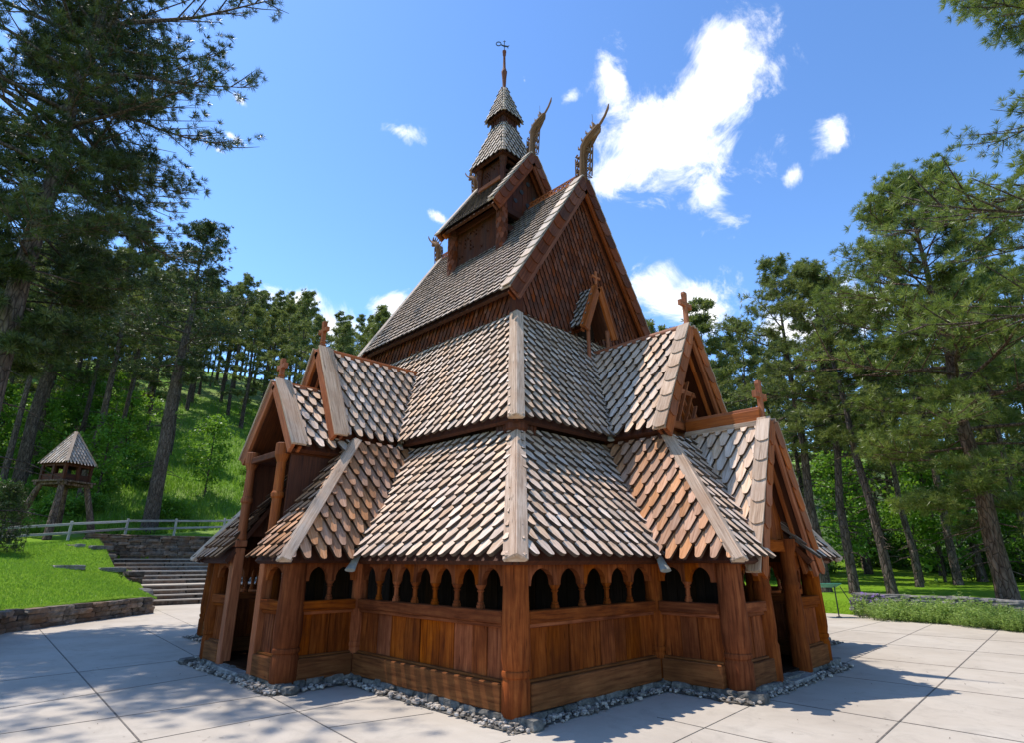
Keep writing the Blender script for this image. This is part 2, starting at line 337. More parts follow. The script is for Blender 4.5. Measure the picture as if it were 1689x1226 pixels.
def tag(o, label=None, cat=None, group=None, kind=None):
    if label: o['label'] = label
    if cat: o['category'] = cat
    if group: o['group'] = group
    if kind: o['kind'] = kind
    return o
def thing(name, label, cat, loc=(0, 0, 0), group=None):
    o = bpy.data.objects.new(name, None); COL.objects.link(o); o.location = loc; o.empty_display_size = .3
    return tag(o, label, cat, group)
def copy_thing(root, loc, rz=0., sc=(1, 1, 1), label=None, group=None):
    r = root.copy(); COL.objects.link(r); r.location = loc; r.rotation_euler = (0, 0, rz); r.scale = sc
    if label: r['label'] = label
    if group: r['group'] = group
    for ch in list(root.children):
        c = ch.copy(); COL.objects.link(c); c.parent = r
        for g in list(ch.children):
            d = g.copy(); COL.objects.link(d); d.parent = c
    return r

def clip_poly(poly, edges):
    """Sutherland-Hodgman: keep the left of each directed edge"""
    for (ax, ay), (bx, by) in edges:
        outp = []; k = len(poly)
        if k == 0: return poly
        for i in range(k):
            p, q = poly[i], poly[(i + 1) % k]
            dp = (bx - ax) * (p[1] - ay) - (by - ay) * (p[0] - ax); dq = (bx - ax) * (q[1] - ay) - (by - ay) * (q[0] - ax)
            if dp >= 0: outp.append(p)
            if (dp >= 0) != (dq >= 0):
                t = dp / (dp - dq); outp.append((p[0] + (q[0] - p[0]) * t, p[1] + (q[1] - p[1]) * t))
        poly = outp
    return poly

def shingle_shape(w, L, tip=.40):
    h = w * .455
    half = [(h, 0), (h, L - w * 1.50), (h * .95, L - w * 1.18), (h * .74, L - w * .72), (h * .54, L - w * .34), (h * .46, L - w * .16), (h * .30, L - w * .04)]
    return [(-x, y) for x, y in half] + [(0, L)] + [(x, y) for x, y in half[::-1]]

def shingle_plane(mb, pts, w=.25, ex=.235, t=.050, up_hint=None, overhang=.05, slab=None, seed=1, straight=False):
    """cover the planar convex polygon pts (3D) with staggered pointed shingles; lowest edge is the eave"""
    rg = random.Random(seed); P = [np.asarray(p, float) for p in pts]
    N = np.zeros(3)
    for i in range(len(P)): N += np.cross(P[i], P[(i + 1) % len(P)])
    N = unit(N)
    if up_hint is not None:
        if np.dot(N, up_hint) < 0: N = -N; P = P[::-1]
    elif N[2] < 0: N = -N; P = P[::-1]
    Vd = unit(V3(0, 0, -1) + N * N[2]); U = np.cross(Vd, N); U = unit(U); U = -U if np.dot(np.cross(U, Vd), N) > 0 else U
    # (U, Vd, N): orientation made so that U x (-Vd) = N
    O = P[0]
    q = [(np.dot(p - O, U), np.dot(p - O, Vd)) for p in P]
    area = sum(q[i][0] * q[(i + 1) % len(q)][1] - q[(i + 1) % len(q)][0] * q[i][1] for i in range(len(q)))
    if area < 0: q = q[::-1]
    vmax = max(v for u, v in q); vmin = min(v for u, v in q); umin = min(u for u, v in q); umax = max(u for u, v in q)
    if slab is not None:
        slab.solid(q, O, U, Vd, N, -.09, -.012)
    edges = []
    for i in range(len(q)):
        a, b = q[i], q[(i + 1) % len(q)]
        if abs(a[1] - vmax) < .02 and abs(b[1] - vmax) < .02: continue
        edges.append((a, b))
    L = ex * 2.35; k = t / ex * 1.02
    rows = int((vmax - vmin) / ex) + 3
    for rI in range(rows):
        vb = vmax + overhang - rI * ex
        off = (rI % 2) * w / 2
        n = int((umax - umin) / w) + 3
        for c in range(-1, n):
            u0 = umin + c * w + off + rg.uniform(-.008, .008); v0 = vb - L + rg.uniform(-.012, .012)
            sh = shingle_shape(w * rg.uniform(.94, 1.02), L)
            a = rg.uniform(-.011, .011)
            sh = [(u0 + x + a * (y - L * .5), v0 + y) for x, y in sh]
            pc = clip_poly(sh, edges)
            if len(pc) < 3: continue
            lift = rg.uniform(0, .005); tt = t * rg.uniform(.85, 1.1)
            f0 = lambda v, v0=v0, lift=lift: k * (v - v0) + lift
            f1 = lambda v, v0=v0, lift=lift, tt=tt: k * (v - v0) + lift + tt
            ro = rg.random()
            mb.solid(pc, O, U, Vd, N, f0, f1, r=ro, uo=ro * 37, vo=rg.random() * 50, rside=-1.7)  # near-black side faces paint the shadow in the gaps between shingles
    return O, U, Vd, N

def roof(name, polys, mat, parent, w=.25, ex=.235, seed=1, t=.050, overhang=.05, up=None):
    sh = MB(); sl = MB()
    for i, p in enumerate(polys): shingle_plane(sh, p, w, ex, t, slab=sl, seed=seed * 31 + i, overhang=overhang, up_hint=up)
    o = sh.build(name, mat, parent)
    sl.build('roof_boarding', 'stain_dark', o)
    return o

def rock_add(mb, c, size, rg, rz=None, power=.55, n=3, jit=.12, r=None):
    """rounded angular stone"""
    rz = rg.uniform(0, 6.28) if rz is None else rz
    ca, sa = math.cos(rz), math.sin(rz); idx = {}; vs = []; fs = []
    def vid(i, j, k):
        if (i, j, k) in idx: return idx[(i, j, k)]
        p = np.array([i, j, k], float) / n * 2 - 1
        m = np.abs(p).max(); l = np.linalg.norm(p); q = p * ((m / l) ** power) * (1 + rg.uniform(-jit, jit))
        q = q * size / 2; x, y = q[0] * ca - q[1] * sa, q[0] * sa + q[1] * ca
        idx[(i, j, k)] = len(vs); vs.append((c[0] + x, c[1] + y, c[2] + q[2])); return idx[(i, j, k)]
    size = np.asarray(size, float)
    for a in range(n):
        for b in range(n):
            fs.append((vid(a, b, 0), vid(a, b + 1, 0), vid(a + 1, b + 1, 0), vid(a + 1, b, 0)))
            fs.append((vid(a, b, n), vid(a + 1, b, n), vid(a + 1, b + 1, n), vid(a, b + 1, n)))
            fs.append((vid(a, 0, b), vid(a + 1, 0, b), vid(a + 1, 0, b + 1), vid(a, 0, b + 1)))
            fs.append((vid(a, n, b), vid(a, n, b + 1), vid(a + 1, n, b + 1), vid(a + 1, n, b)))
            fs.append((vid(0, a, b), vid(0, a, b + 1), vid(0, a + 1, b + 1), vid(0, a + 1, b)))
            fs.append((vid(n, a, b), vid(n, a + 1, b), vid(n, a + 1, b + 1), vid(n, a, b + 1)))
    mb.add(vs, fs, None, rg.random() if r is None else r)

# ------------------------------------------------------------------ the stave church
CX, CY = -5.57, 5.0
X, Y, Z = V3(1, 0, 0), V3(0, 1, 0), V3(0, 0, 1)
church = thing('stave_church', 'tall brown wooden stave church with stacked shingled roofs and dragon heads', 'church', (CX, CY, 0))
bpy.context.view_layer.update()
class _P:      # world-space meshes parented under the church
    pass
def cb(mb, name, mat, parent=None, **k):
    o = mb.build(name, mat, None, **k); o.parent = parent or church
    if parent is None: o.location = (-CX, -CY, 0)      # mesh is in world metres, church stands at its centre
    return o
def croof(name, polys, mat, split=True, **k):
    sd_ = k.pop('seed', 1); first = None
    for i, g in enumerate([[p] for p in polys] if split else [polys]):
        o = roof(name, g, mat, None, seed=sd_ * 5 + i, **k); o.parent = church; o.location = (-CX, -CY, 0); first = first or o
    return first
def mx(p): return (2 * CX - p[0], p[1], p[2])
def my(p): return (p[0], 2 * CY - p[1], p[2])
def mir(poly, f): return [f(p) for p in poly]

ZE, ZT, DE, DT = 1.757, 3.88, -.33, 1.42          # lower roof: eave, top
AE, AT, ADE, ADT = 4.03, 6.83, 1.12, 2.65         # aisle roof
def at_d(d, z, sx, sy):                            # hip point at inset d on corner (sx, sy)
    x = -d if sx > 0 else 2 * CX + d
    y = d if sy < 0 else 2 * CY - d
    return (x, y, z)

# lower (ambulatory) roofs
SR = [(.33, DE, ZE), (-3.42, DE, ZE), (-4.48, DT, ZT), (-1.42, DT, ZT)]
WR = [(.33, DE, ZE), (.33, 2.87, ZE), (-1.42, 3.93, ZT), (-1.42, 1.42, ZT)]
amb_s = croof('ambulatory_roof', [SR, mir(SR, mx)], 'roof_pale', seed=1)
amb_w = croof('ambulatory_roof', [WR, mir(WR, my)], 'roof_pale', seed=2)
NR = [at_d(DE, ZE, 1, 1), at_d(DE, ZE, -1, 1), at_d(DT, ZT, -1, 1), at_d(DT, ZT, 1, 1)]
ER = [at_d(DE, ZE, -1, 1), at_d(DE, ZE, -1, -1), at_d(DT, ZT, -1, -1), at_d(DT, ZT, -1, 1)]
croof('ambulatory_roof', [NR], 'roof_pale', seed=3, w=.3, ex=.28); croof('ambulatory_roof', [ER], 'roof_pale', seed=4, w=.3, ex=.28)
mxp = lambda p: (2 * CX - p[0] + (.28 if p[2] < 2 else 0), p[1], p[2])
myp = lambda p: (p[0], 2 * CY - p[1] - (.25 if p[2] < 2 else 0), p[2])
# porch skirts
SE_ = [(-3.42, DE, ZE), (-3.42, -1.50, ZE), (-4.5, .1, 3.9), (-4.5, 1.42, 3.9)]
skirt_s = croof('porch_roof', [SE_, mir(SE_, mxp)], 'roof_red', seed=5, w=.25)
SF_ = [(-3.42, -1.50, ZE), (-4.72, -1.50, ZE), (-4.72, .1, 3.9), (-4.5, .1, 3.9)]
croof('porch_roof', [SF_, mir(SF_, mxp)], 'roof_red', seed=6, w=.25)
WS_ = [(.33, 2.87, ZE), (1.58, 2.87, ZE), (0, 3.95, 3.9), (-1.42, 3.95, 3.9)]
skirt_w = croof('porch_roof', [WS_, mir(WS_, myp)], 'roof_red', seed=7, w=.25)
WF_ = [(1.58, 2.87, ZE), (1.58, 3.92, ZE), (0, 4.9, 3.9), (0, 3.95, 3.9)]
croof('porch_roof', [WF_, mir(WF_, myp)], 'roof_pale', seed=8, w=.25)
# outer porch gables
WG_ = [(1.50, 3.86, 1.62), (1.50, 5, 4.10), (-.15, 5, 4.10)]
gab_w = croof('porch_gable_roof', [WG_, mir(WG_, my)], 'roof_pale', seed=9, w=.25, ex=.26)
SG_ = [(-4.52, -1.19, 3.68), (-5.57, -1.19, 5.02), (-5.57, -.05, 5.02), (-4.52, -.05, 3.68)]
gab_s = croof('porch_gable_roof', [SG_, mir(SG_, mx)], 'roof_pale', seed=10, w=.25, ex=.24)
# upper dormers
WD_ = [(.14, 3.76, 4.05), (.14, 5, 6.36), (-2.39, 5, 6.36), (-1.13, 3.76, 4.05)]
dor_w = croof('dormer_roof', [WD_, mir(WD_, my)], 'roof_pale', seed=11, w=.25)
SD_ = [(-4.54, -.39, 4.0), (-5.57, -.39, 5.95), (-5.57, 2.17, 5.95), (-4.54, 1.11, 4.0)]
dor_s = croof('dormer_roof', [SD_, mir(SD_, mx)], 'roof_pale', seed=12, w=.24)
# aisle roofs
AS_ = [(-ADE, ADE, AE), (-4.54, ADE, AE), (-5.57, 2.17, 5.95), (-5.57, ADT, AT), (-ADT, ADT, AT)]
ais_s = croof('aisle_roof', [AS_, mir(AS_, mx)], 'roof_pale', seed=13, w=.235, ex=.215)
AW_ = [(-ADE, ADE, AE), (-ADE, 3.76, AE), (-2.39, 5, 6.36), (-2.65, 5, AT), (-ADT, ADT, AT)]
ais_w = croof('aisle_roof', [AW_, mir(AW_, my)], 'roof_pale', seed=14, w=.235, ex=.215)
AN = [at_d(ADE, AE, 1, 1), at_d(ADE, AE, -1, 1), at_d(ADT, AT, -1, 1), at_d(ADT, AT, 1, 1)]
AEa = [at_d(ADE, AE, -1, 1), at_d(ADE, AE, -1, -1), at_d(ADT, AT, -1, -1), at_d(ADT, AT, -1, 1)]
croof('aisle_roof', [AN], 'roof_pale', seed=15, w=.3, ex=.28); croof('aisle_roof', [AEa], 'roof_pale', seed=16, w=.3, ex=.28)
# nave roof
RX0, RX1, RZ, EY, EZ = -2.45, -8.69, 11.44, 2.37, 7.37
NS = [(RX0, EY, EZ), (RX1, EY, EZ), (RX1, 5, RZ), (RX0, 5, RZ)]
nave_s = croof('nave_roof', [NS], 'roof_grey', seed=17, w=.205, ex=.19, t=.040)
nave_n = croof('nave_roof', [mir(NS, my)], 'roof_grey', seed=18, w=.25, ex=.24, t=.034)
# turret roof
TX0, TX1, TZ, TEY, TEZ = -4.33, -6.81, 13.30, 3.55, 11.10
TS = [(TX0, TEY, TEZ), (TX1, TEY, TEZ), (TX1, 5, TZ), (TX0, 5, TZ)]
tur_s = croof('turret_roof', [TS, mir(TS, my)], 'roof_grey', seed=19, w=.20, ex=.19, t=.032)
def pyramid(name, a, z0, b, z1, seed, w=.20, ex=.18):
    c = [(CX + a, CY - a, z0), (CX - a, CY - a, z0), (CX - a, CY + a, z0), (CX + a, CY + a, z0)]
    t = [(CX + b, CY - b, z1), (CX - b, CY - b, z1), (CX - b, CY + b, z1), (CX + b, CY + b, z1)]
    o = croof(name, [[c[i], c[(i + 1) % 4], t[(i + 1) % 4], t[i]] for i in range(4)], 'roof_grey', split=False, seed=seed, w=w, ex=ex, t=.03)
    for i in range(4):
        h = MB(); p, q = V3(*c[i]), V3(*t[i]); d = unit(V3(c[i][0] - CX, c[i][1] - CY, 0)); n = 9
        for j in range(n):
            s0 = p + (q - p) * (j / n) + d * .035; s1 = p + (q - p) * ((j + 1.25) / n) + d * .012
            tang = V3(-d[1], d[0], 0)
            for sg in (-1, 1):
                h.beam(s0 + tang * .04 * sg, s1 + tang * .04 * sg, .09, .022, up=d + Z * .4 + tang * sg * .5)
        cb(h, 'hip_shingles', 'roof_grey', o)
    return o
lan1 = pyramid('lantern_roof', .72, 13.47, .27, 15.02, 20)
lan2 = pyramid('lantern_roof', .40, 15.36, .05, 16.70, 21, w=.165, ex=.155)

# hip boards: two planks meeting over each hip
def hip(parent, p0, p1, mat='board_pale', w=.20, ext=.09, lift=.15):
    p0 = V3(*p0); p1 = V3(*p1); d = unit(p1 - p0); h = unit(np.cross(d, Z)); n = unit(np.cross(h, d)); n = n if n[2] > 0 else -n
    a = p0 - d * ext + n * lift; b = p1 + n * lift
    m = MB()
    for sg in (-1, 1):
        side = unit(h * sg - n * .62); nn = unit(n + h * sg * .62)
        m.box((a + b) / 2 + side * w * .47 + nn * .012 * (sg > 0), d, side, nn, np.linalg.norm(b - a), w, .045)
    m.box(a + d * .05 - n * .07, h, n, d, w * 1.45, .10, .06)
    cb(m, 'hip_board', mat, parent, bevel=.006)
for sx, sy in ((1, -1), (-1, -1), (1, 1), (-1, 1)):
    hip(amb_s, at_d(DE, ZE, sx, sy), at_d(DT, ZT - .02, sx, sy), w=.175)
    hip(ais_s, at_d(ADE, AE, sx, sy), at_d(ADT - .02, AT, sx, sy), w=.165)
for f in (lambda p: p, mxp):
    hip(skirt_s, f((-3.42, -1.50, ZE)), f((-4.5, .1, 3.9)), 'board_pale', w=.145)
for f in (lambda p: p, myp):
    hip(skirt_w, f((1.58, 2.87, ZE)), f((0, 3.95, 3.9)), 'board_pale', w=.145)
# valley flashings
def valley(parent, p0, p1, ext=.28, w=.10):
    p0 = V3(*p0); p1 = V3(*p1); d = unit(p1 - p0); n = V3(0, 0, 1)
    m = MB(); L = np.linalg.norm(p1 - p0)
    pts = [p0 - d * ext, p0 - d * (ext * .55), p0, p0 + d * L * .4, p1]
    m.tube([p + n * .05 for p in pts], [w * .95, w * .75, w * .62, w * .55, w * .5], n=10, sq=(1, .45))
    cb(m, 'valley_flashing', 'lead', parent, smooth=True)
for f in (lambda p: p, mx):
    valley(amb_s, f((-3.42, DE, ZE)), f((-4.48, DT, ZT)))
    valley(ais_s, f((-4.54, 1.11, 4.02)), f((-5.50, 2.10, 5.82)), ext=.12, w=.075)
for f in (lambda p: p, my):
    valley(amb_w, f((.33, 2.87, ZE)), f((-1.42, 3.93, ZT)))
    valley(ais_w, f((-1.13, 3.76, 4.05)), f((-2.34, 4.95, 6.27)), ext=.12, w=.075)

# gable boards
def gable_boards(parent, foot, apex, out, face=.26, cap=.26, mat='stain_red', capmat='board_pale', scale=False, n=8, lift=.10, facemat='stain_red'):
    """one side of a gable: face board, cap board, optional overlapping scale boards"""
    F = V3(*foot); A = V3(*apex); o = unit(out); s = unit(F - A); nr = np.cross(o, s); nr = nr if nr[2] > 0 else -nr
    L = np.linalg.norm(F - A); m = MB()
    c = (F + A) / 2 + o * .03 + nr * (lift - face / 2 - .002)
    m.box(c, s, nr, o, L + .10, face, .065)
    m.box((F + A) / 2 + o * (-.14) + nr * (lift - face / 2 - .06), s, nr, o, L, face * .7, .06)
    b = cb(m, 'bargeboard', mat, parent, bevel=.006)
    k = MB()
    k.box((F + A) / 2 + o * (.085 - cap / 2) + nr * (lift + .022), s, o, nr, L + .14, cap, .045)
    if not scale:
        k.box((F + A) / 2 + o * (.075 - cap) + nr * (lift + .04), s, o, nr, L + .05, .05, .05)
    cb(k, 'cap_board', capmat, b, bevel=.005)
    if scale:
        ln = L / n
        for side in (0, 1):
            q = MB()
            for j in range(n):
                l = ln * 1.22
                if side == 0: w_ = cap; O = A + s * (ln * j) + o * .10 + nr * (lift + .046); U = -o; N = nr
                else: w_ = face * .80; O = A + s * (ln * j) + o * .064 + nr * (lift + .03); U = -nr; N = o
                pl = [(0, 0), (w_, 0), (w_, l * .80), (w_ * .85, l * .92), (w_ * .6, l), (w_ * .3, l * .99), (0, l * .93)]
                q.solid(pl, O, U, s, N, lambda v, l=l: .004 + .03 * v / l, lambda v, l=l: .024 + .03 * v / l, uo=RNG.random() * 9, vo=RNG.random() * 9)
            cb(q, 'scale_boards', facemat if side else capmat, b)
def gable_pair(parent, foot, apex, out, f, **k):
    gable_boards(parent, foot, apex, out, **k); gable_boards(parent, f(foot), f(apex), out, **k)
gable_pair(gab_w, (1.50, 3.84, 1.58), (1.50, 5, 4.10), X, my, scale=True, n=7, cap=.24, lift=.13)
gable_pair(dor_w, (.14, 3.74, 4.02), (.14, 5, 6.36), X, my, scale=True, n=7, cap=.27, lift=.13)
gable_pair(gab_s, (-4.50, -1.19, 3.66), (-5.57, -1.19, 5.02), -Y, mx, face=.22, cap=.27, lift=.165)
gable_pair(dor_s, (-4.53, -.39, 3.98), (-5.57, -.39, 5.95), -Y, mx, face=.24, cap=.27, lift=.165)
gable_pair(nave_s, (RX0, EY - .03, EZ - .05), (RX0, 5, RZ), X, my, scale=True, n=13, face=.36, cap=.30, capmat='roof_grey', lift=.11, facemat='wall_shingle', mat='wall_shingle')
gable_pair(nave_s, (RX1, EY - .03, EZ - .05), (RX1, 5, RZ), -X, my, face=.30, capmat='roof_grey', lift=.085)
gable_pair(tur_s, (TX0, TEY - .03, TEZ - .05), (TX0, 5, TZ), X, my, scale=True, n=8, face=.32, cap=.24, capmat='roof_grey', lift=.10, facemat='wall_shingle', mat='wall_shingle')
gable_pair(tur_s, (TX1, TEY - .03, TEZ - .05), (TX1, 5, TZ), -X, my, face=.26, capmat='roof_grey', lift=.08)

# ridge logs
def ridge(parent, p0, p1, w, h, mat='stain_red', roundlog=False):
    m = MB()
    if roundlog: m.tube([p0, p1], w / 2, n=14, sq=(1, h / w))
    else:
        m.beam(p0, p1, w, h); p0 = V3(*p0) + Z * h * .62; p1 = V3(*p1) + Z * h * .62; m.beam(p0, p1, w * .7, h * .3)
    return cb(m, 'ridge_beam', mat, parent, bevel=0 if roundlog else .008, smooth=roundlog)
ridge(dor_w, (-2.55, 5, 6.45), (.0, 5, 6.45), .19, .19, 'stain_red', True)
ridge(gab_w, (-.1, 5, 4.28), (1.40, 5, 4.28), .24, .22, 'stain_red'); ridge(gab_w, (-.1, 5, 4.13), (1.40, 5, 4.13), .34, .10, 'board_pale')
ridge(dor_s, (-5.57, 2.15, 6.03), (-5.57, -.40, 6.03), .20, .10, 'stain_red'); ridge(gab_s, (-5.57, 0, 5.09), (-5.57, -1.2, 5.09), .20, .10, 'stain_red')

# pierced ridge cresting
def cresting(parent, x0, x1, z, r=.075):
    m = MB(); n = int(abs(x1 - x0) / (r * 2.05)); sg = 1 if x1 > x0 else -1
    for i in range(n):
        c = x0 + sg * (i + .5) * abs(x1 - x0) / n; k = 10
        for a in range(k):
            a0, a1 = 2 * math.pi * a / k, 2 * math.pi * (a + 1) / k
            m.beam((c + r * .8 * math.cos(a0), 5, z + .06 + r + r * .9 * math.sin(a0)), (c + r * .8 * math.cos(a1), 5, z + .06 + r + r * .9 * math.sin(a1)), .035, .04, up=(0, 1, 0))
    m.beam((x0, 5, z + .02), (x1, 5, z + .02), .14, .09); m.beam((x0, 5, z + .08 + 2 * r), (x1, 5, z + .08 + 2 * r), .035, .03)
    cb(m, 'ridge_crest', 'stain_red', parent)
cresting(nave_s, RX0 - .1, -4.45, RZ + .06); cresting(nave_s, RX1 + .1, -6.7, RZ + .06); cresting(tur_s, TX1 + .05, -6.2, TZ + .05, r=.05)

# crosses
def cross(parent, c, h, arm, ax, th=.085, mat='stain_red', w=.10):
    ax = V3(*ax); b = V3(*c); out = np.cross(ax, Z); m = MB()
    ya, a = h * .66, w / 2
    pl = [(-a * 1.05, 0), (a * 1.05, 0), (a * .8, ya - a), (arm * .8, ya - a * 1.0), (arm, ya - a * 1.35), (arm, ya + a * 1.35), (arm * .8, ya + a), (a * .85, ya + a), (a * 1.1, h - .12), (a * 1.3, h - .06), (a * 1.15, h)]
    pl = pl + [(-x, y) for x, y in pl[::-1][:-2]]
    m.solid(pl, b - out * th / 2, ax, Z, out, 0, th)
    m.box(b + Z * .07, Z, ax, out, .03, w * 1.35, th * 1.3); m.box(b + Z * .13, Z, ax, out, .025, w * 1.25, th * 1.25)
    cb(m, 'ridge_cross', mat, parent, bevel=.008)
cross(gab_w, (1.40, 5, 4.10), .86, .23, Y, mat='stain_red'); cross(dor_w, (.10, 5, 6.40), .86, .22, Y)
cross(gab_s, (-5.57, -1.12, 5.16), .50, .17, X, w=.085); cross(dor_s, (-5.57, -.33, 6.10), .62, .18, X, w=.085)

# lower walls
def post(x, y, h=1.78, r=.165, name='corner_post', mat='stain', base=.40):
    m = MB()
    k = r / .165
    m.lathe((x, y, 0), [(.155 * k, -.02), (.175 * k, .02), (.178 * k, base - .05), (.162 * k, base - .02), (.158 * k, base), (.176 * k, base + .015), (.182 * k, base + .05), (.176 * k, base + .075), (.160 * k, base + .085),
                        (.166 * k, base + .10), (.182 * k, base + .20), (.184 * k, base + .32), (.178 * k, base + .55), (.168 * k, 1.25), (.158 * k, h)], n=26)
    return cb(m, name, mat, smooth=True)
def baluster(parent, x, y, z0=1.145, z1=1.44):
    m = MB(); h = z1 - z0
    m.lathe((x, y, z0), [(.058, 0), (.060, .035), (.045, .055), (.050, .07), (.034, .09), (.036, h * .5), (.033, h * .68), (.048, h * .72), (.050, h * .76), (.038, h * .79), (.052, h * .86), (.068, h * .93), (.068, h)], n=14)
    cb(m, 'baluster', 'stain', parent, smooth=True)
def wall_bays(P, D, length, Nn, nb, planks=None, zarch=1.64, name='arcade_wall'):
    """plank wall, sill and open arcade from P along D; Nn points outdoors"""
    P = V3(*P); D = V3(*D); Nn = V3(*Nn); rg = random.Random(int(abs(P[0] * 97 + P[1] * 31 + length * 7)))
    m = MB(); u = 0
    while u < length - .01:
        w = min(rg.uniform(.26, .46), length - u)
        if length - u - w < .14: w = length - u
        d = rg.uniform(-.008, .008) + (.012 if rg.random() < .3 else 0)
        m.box(P + D * (u + w / 2) + Nn * (d - .02) + Z * .66, Z, D, Nn, .72, w - .012, .05); u += w
    wl = cb(m, name, 'stain', bevel=.006)
    b = MB(); b.box(P + D * length / 2 + Nn * .045 + Z * .165, D, Z, Nn, length, .31, .16); b.box(P + D * length / 2 + Nn * .01 + Z * .335, D, Z, Nn, length, .035, .10)
    cb(b, 'base_beam', 'base_beam', wl, bevel=.012)
    b = MB(); b.box(P + D * length / 2 + Nn * .03 + Z * 1.068, D, Z, Nn, length, .150, .15); b.box(P + D * length / 2 + Nn * .012 + Z * .965, D, Z, Nn, length, .055, .10)
    cb(b, 'sill_beam', 'stain', wl, bevel=.01)
    a = MB(); bw = length / nb; zs, zt = 1.44, 1.84; hw = bw / 2 - .068; hh = zarch - zs
    for i in range(nb):
        pl = [(-bw / 2, zt), (-bw / 2, zs), (-hw, zs)]
        for j in range(1, 14):
            th = math.pi - math.pi * j / 14; pl.append((hw * math.cos(th), zs + hh * (abs(math.sin(th)) ** .8) * (1 + .10 * (1 - abs(math.cos(th))))))
        pl += [(hw, zs), (bw / 2, zs), (bw / 2, zt)]
        # split in two to keep polygons simple
        left = [p for p in pl if p[0] <= 1e-6] + [(0, zt)]; right = [(0, zt)] + [p for p in pl if p[0] >= -1e-6]
        for q in (left, right):
            a.solid(q, P + D * bw * (i + .5) - Nn * .03, D, Z, Nn, 0, .09, r=rg.random(), uo=i * 1.7, vo=i * 2.3)
    a.box(P + D * length / 2 + Nn * .005 + Z * 1.90, D, Z, Nn, length, .14, .16)
    cb(a, 'arch_board', 'stain', wl)
    for i in range(1, nb):
        q = P + D * bw * i + Nn * .015; baluster(wl, q[0], q[1])
    return wl
for f in (1,):
    post(0, 0); post(-3.80, 0, r=.13); post(0, 3.15, r=.13)
    post(-11.14, 0); post(0, 10); post(-11.14, 10); post(-7.34, 0, r=.13); post(0, 6.85, r=.13)
    wall_bays((-.15, 0, 0), -X, 3.52, -Y, 7); wall_bays((-7.46, 0, 0), -X, 3.52, -Y, 7)
    wall_bays((0, .15, 0), Y, 2.88, X, 5); wall_bays((0, 6.97, 0), Y, 2.88, X, 5)
    wall_bays((-.15, 10, 0), -X, 10.84, Y, 21); wall_bays((-11.14, .15, 0), Y, 9.7, -X, 19)
# south porch
post(-3.84, -1.18, r=.19); post(-7.20, -1.14, r=.17)
wall_bays((-3.80, -.12, 0), -Y, .92, X, 2); wall_bays((-7.34, -.12, 0), -Y, .92, -X, 2)
wall_bays((-4.02, -1.20, 0), -X, .72, -Y, 1); wall_bays((-6.36, -1.20, 0), -X, .70, -Y, 1)
for x in (-4.84, -6.26):
    m = MB(); m.box((x, -1.22, .98), Z, X, Y, 2.0, .19, .19); m.box((x, -1.22, 2.06), Z, X, Y, .12, .22, .22)
    m.lathe((x, -1.20, 2.1), [(.085, 0), (.105, .05), (.10, .10), (.085, .14), (.083, .70), (.11, .74), (.11, .80), (.085, .84), (.08, 1.35), (.13, 1.48), (.13, 1.70)], n=16)
    cb(m, 'door_post', 'stain_red', bevel=.012)
# west porch
post(1.25, 3.30, r=.185); post(1.18, 6.74, r=.16)
wall_bays((.13, 3.17, 0), X, .98, -Y, 2); wall_bays((.13, 6.83, 0), X, .98, Y, 2)
wall_bays((1.24, 3.47, 0), Y, .80, X, 1); wall_bays((1.24, 5.70, 0), Y, .90, X, 1)
for y in (4.38, 5.60):
    m = MB(); m.lathe((1.25, y, 0), [(.155, -.02), (.155, .50), (.135, .54), (.142, .60), (.15, .75), (.145, 1.0), (.13, 1.30), (.145, 1.33), (.145, 1.37), (.125, 1.41), (.12, 1.85), (.17, 2.0), (.17, 2.12)], n=20)
    cb(m, 'door_post', 'stain', smooth=True)

# inner walls, floors, gable panels
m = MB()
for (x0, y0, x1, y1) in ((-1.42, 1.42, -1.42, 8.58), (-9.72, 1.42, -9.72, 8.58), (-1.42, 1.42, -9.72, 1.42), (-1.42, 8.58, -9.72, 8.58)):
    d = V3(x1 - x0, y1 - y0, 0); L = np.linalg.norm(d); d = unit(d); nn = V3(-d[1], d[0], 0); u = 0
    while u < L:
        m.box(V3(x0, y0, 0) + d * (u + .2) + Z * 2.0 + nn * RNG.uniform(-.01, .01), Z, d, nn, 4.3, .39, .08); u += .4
cb(m, 'aisle_wall', 'interior')  # near-black wood: the shade behind the arcade is put into the colour
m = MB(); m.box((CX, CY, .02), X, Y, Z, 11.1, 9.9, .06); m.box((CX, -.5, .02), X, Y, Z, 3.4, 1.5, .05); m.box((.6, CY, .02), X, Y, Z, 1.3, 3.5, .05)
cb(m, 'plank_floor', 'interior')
m = MB(); m.box((CX, 1.34, 1.1), Z, X, Y, 2.1, 1.3, .06); cb(m, 'inner_door', 'interior', bevel=.01); m = MB(); m.box((-1.34, CY, 1.1), Z, Y, X, 2.1, 1.2, .06); cb(m, 'inner_door', 'interior', bevel=.01)
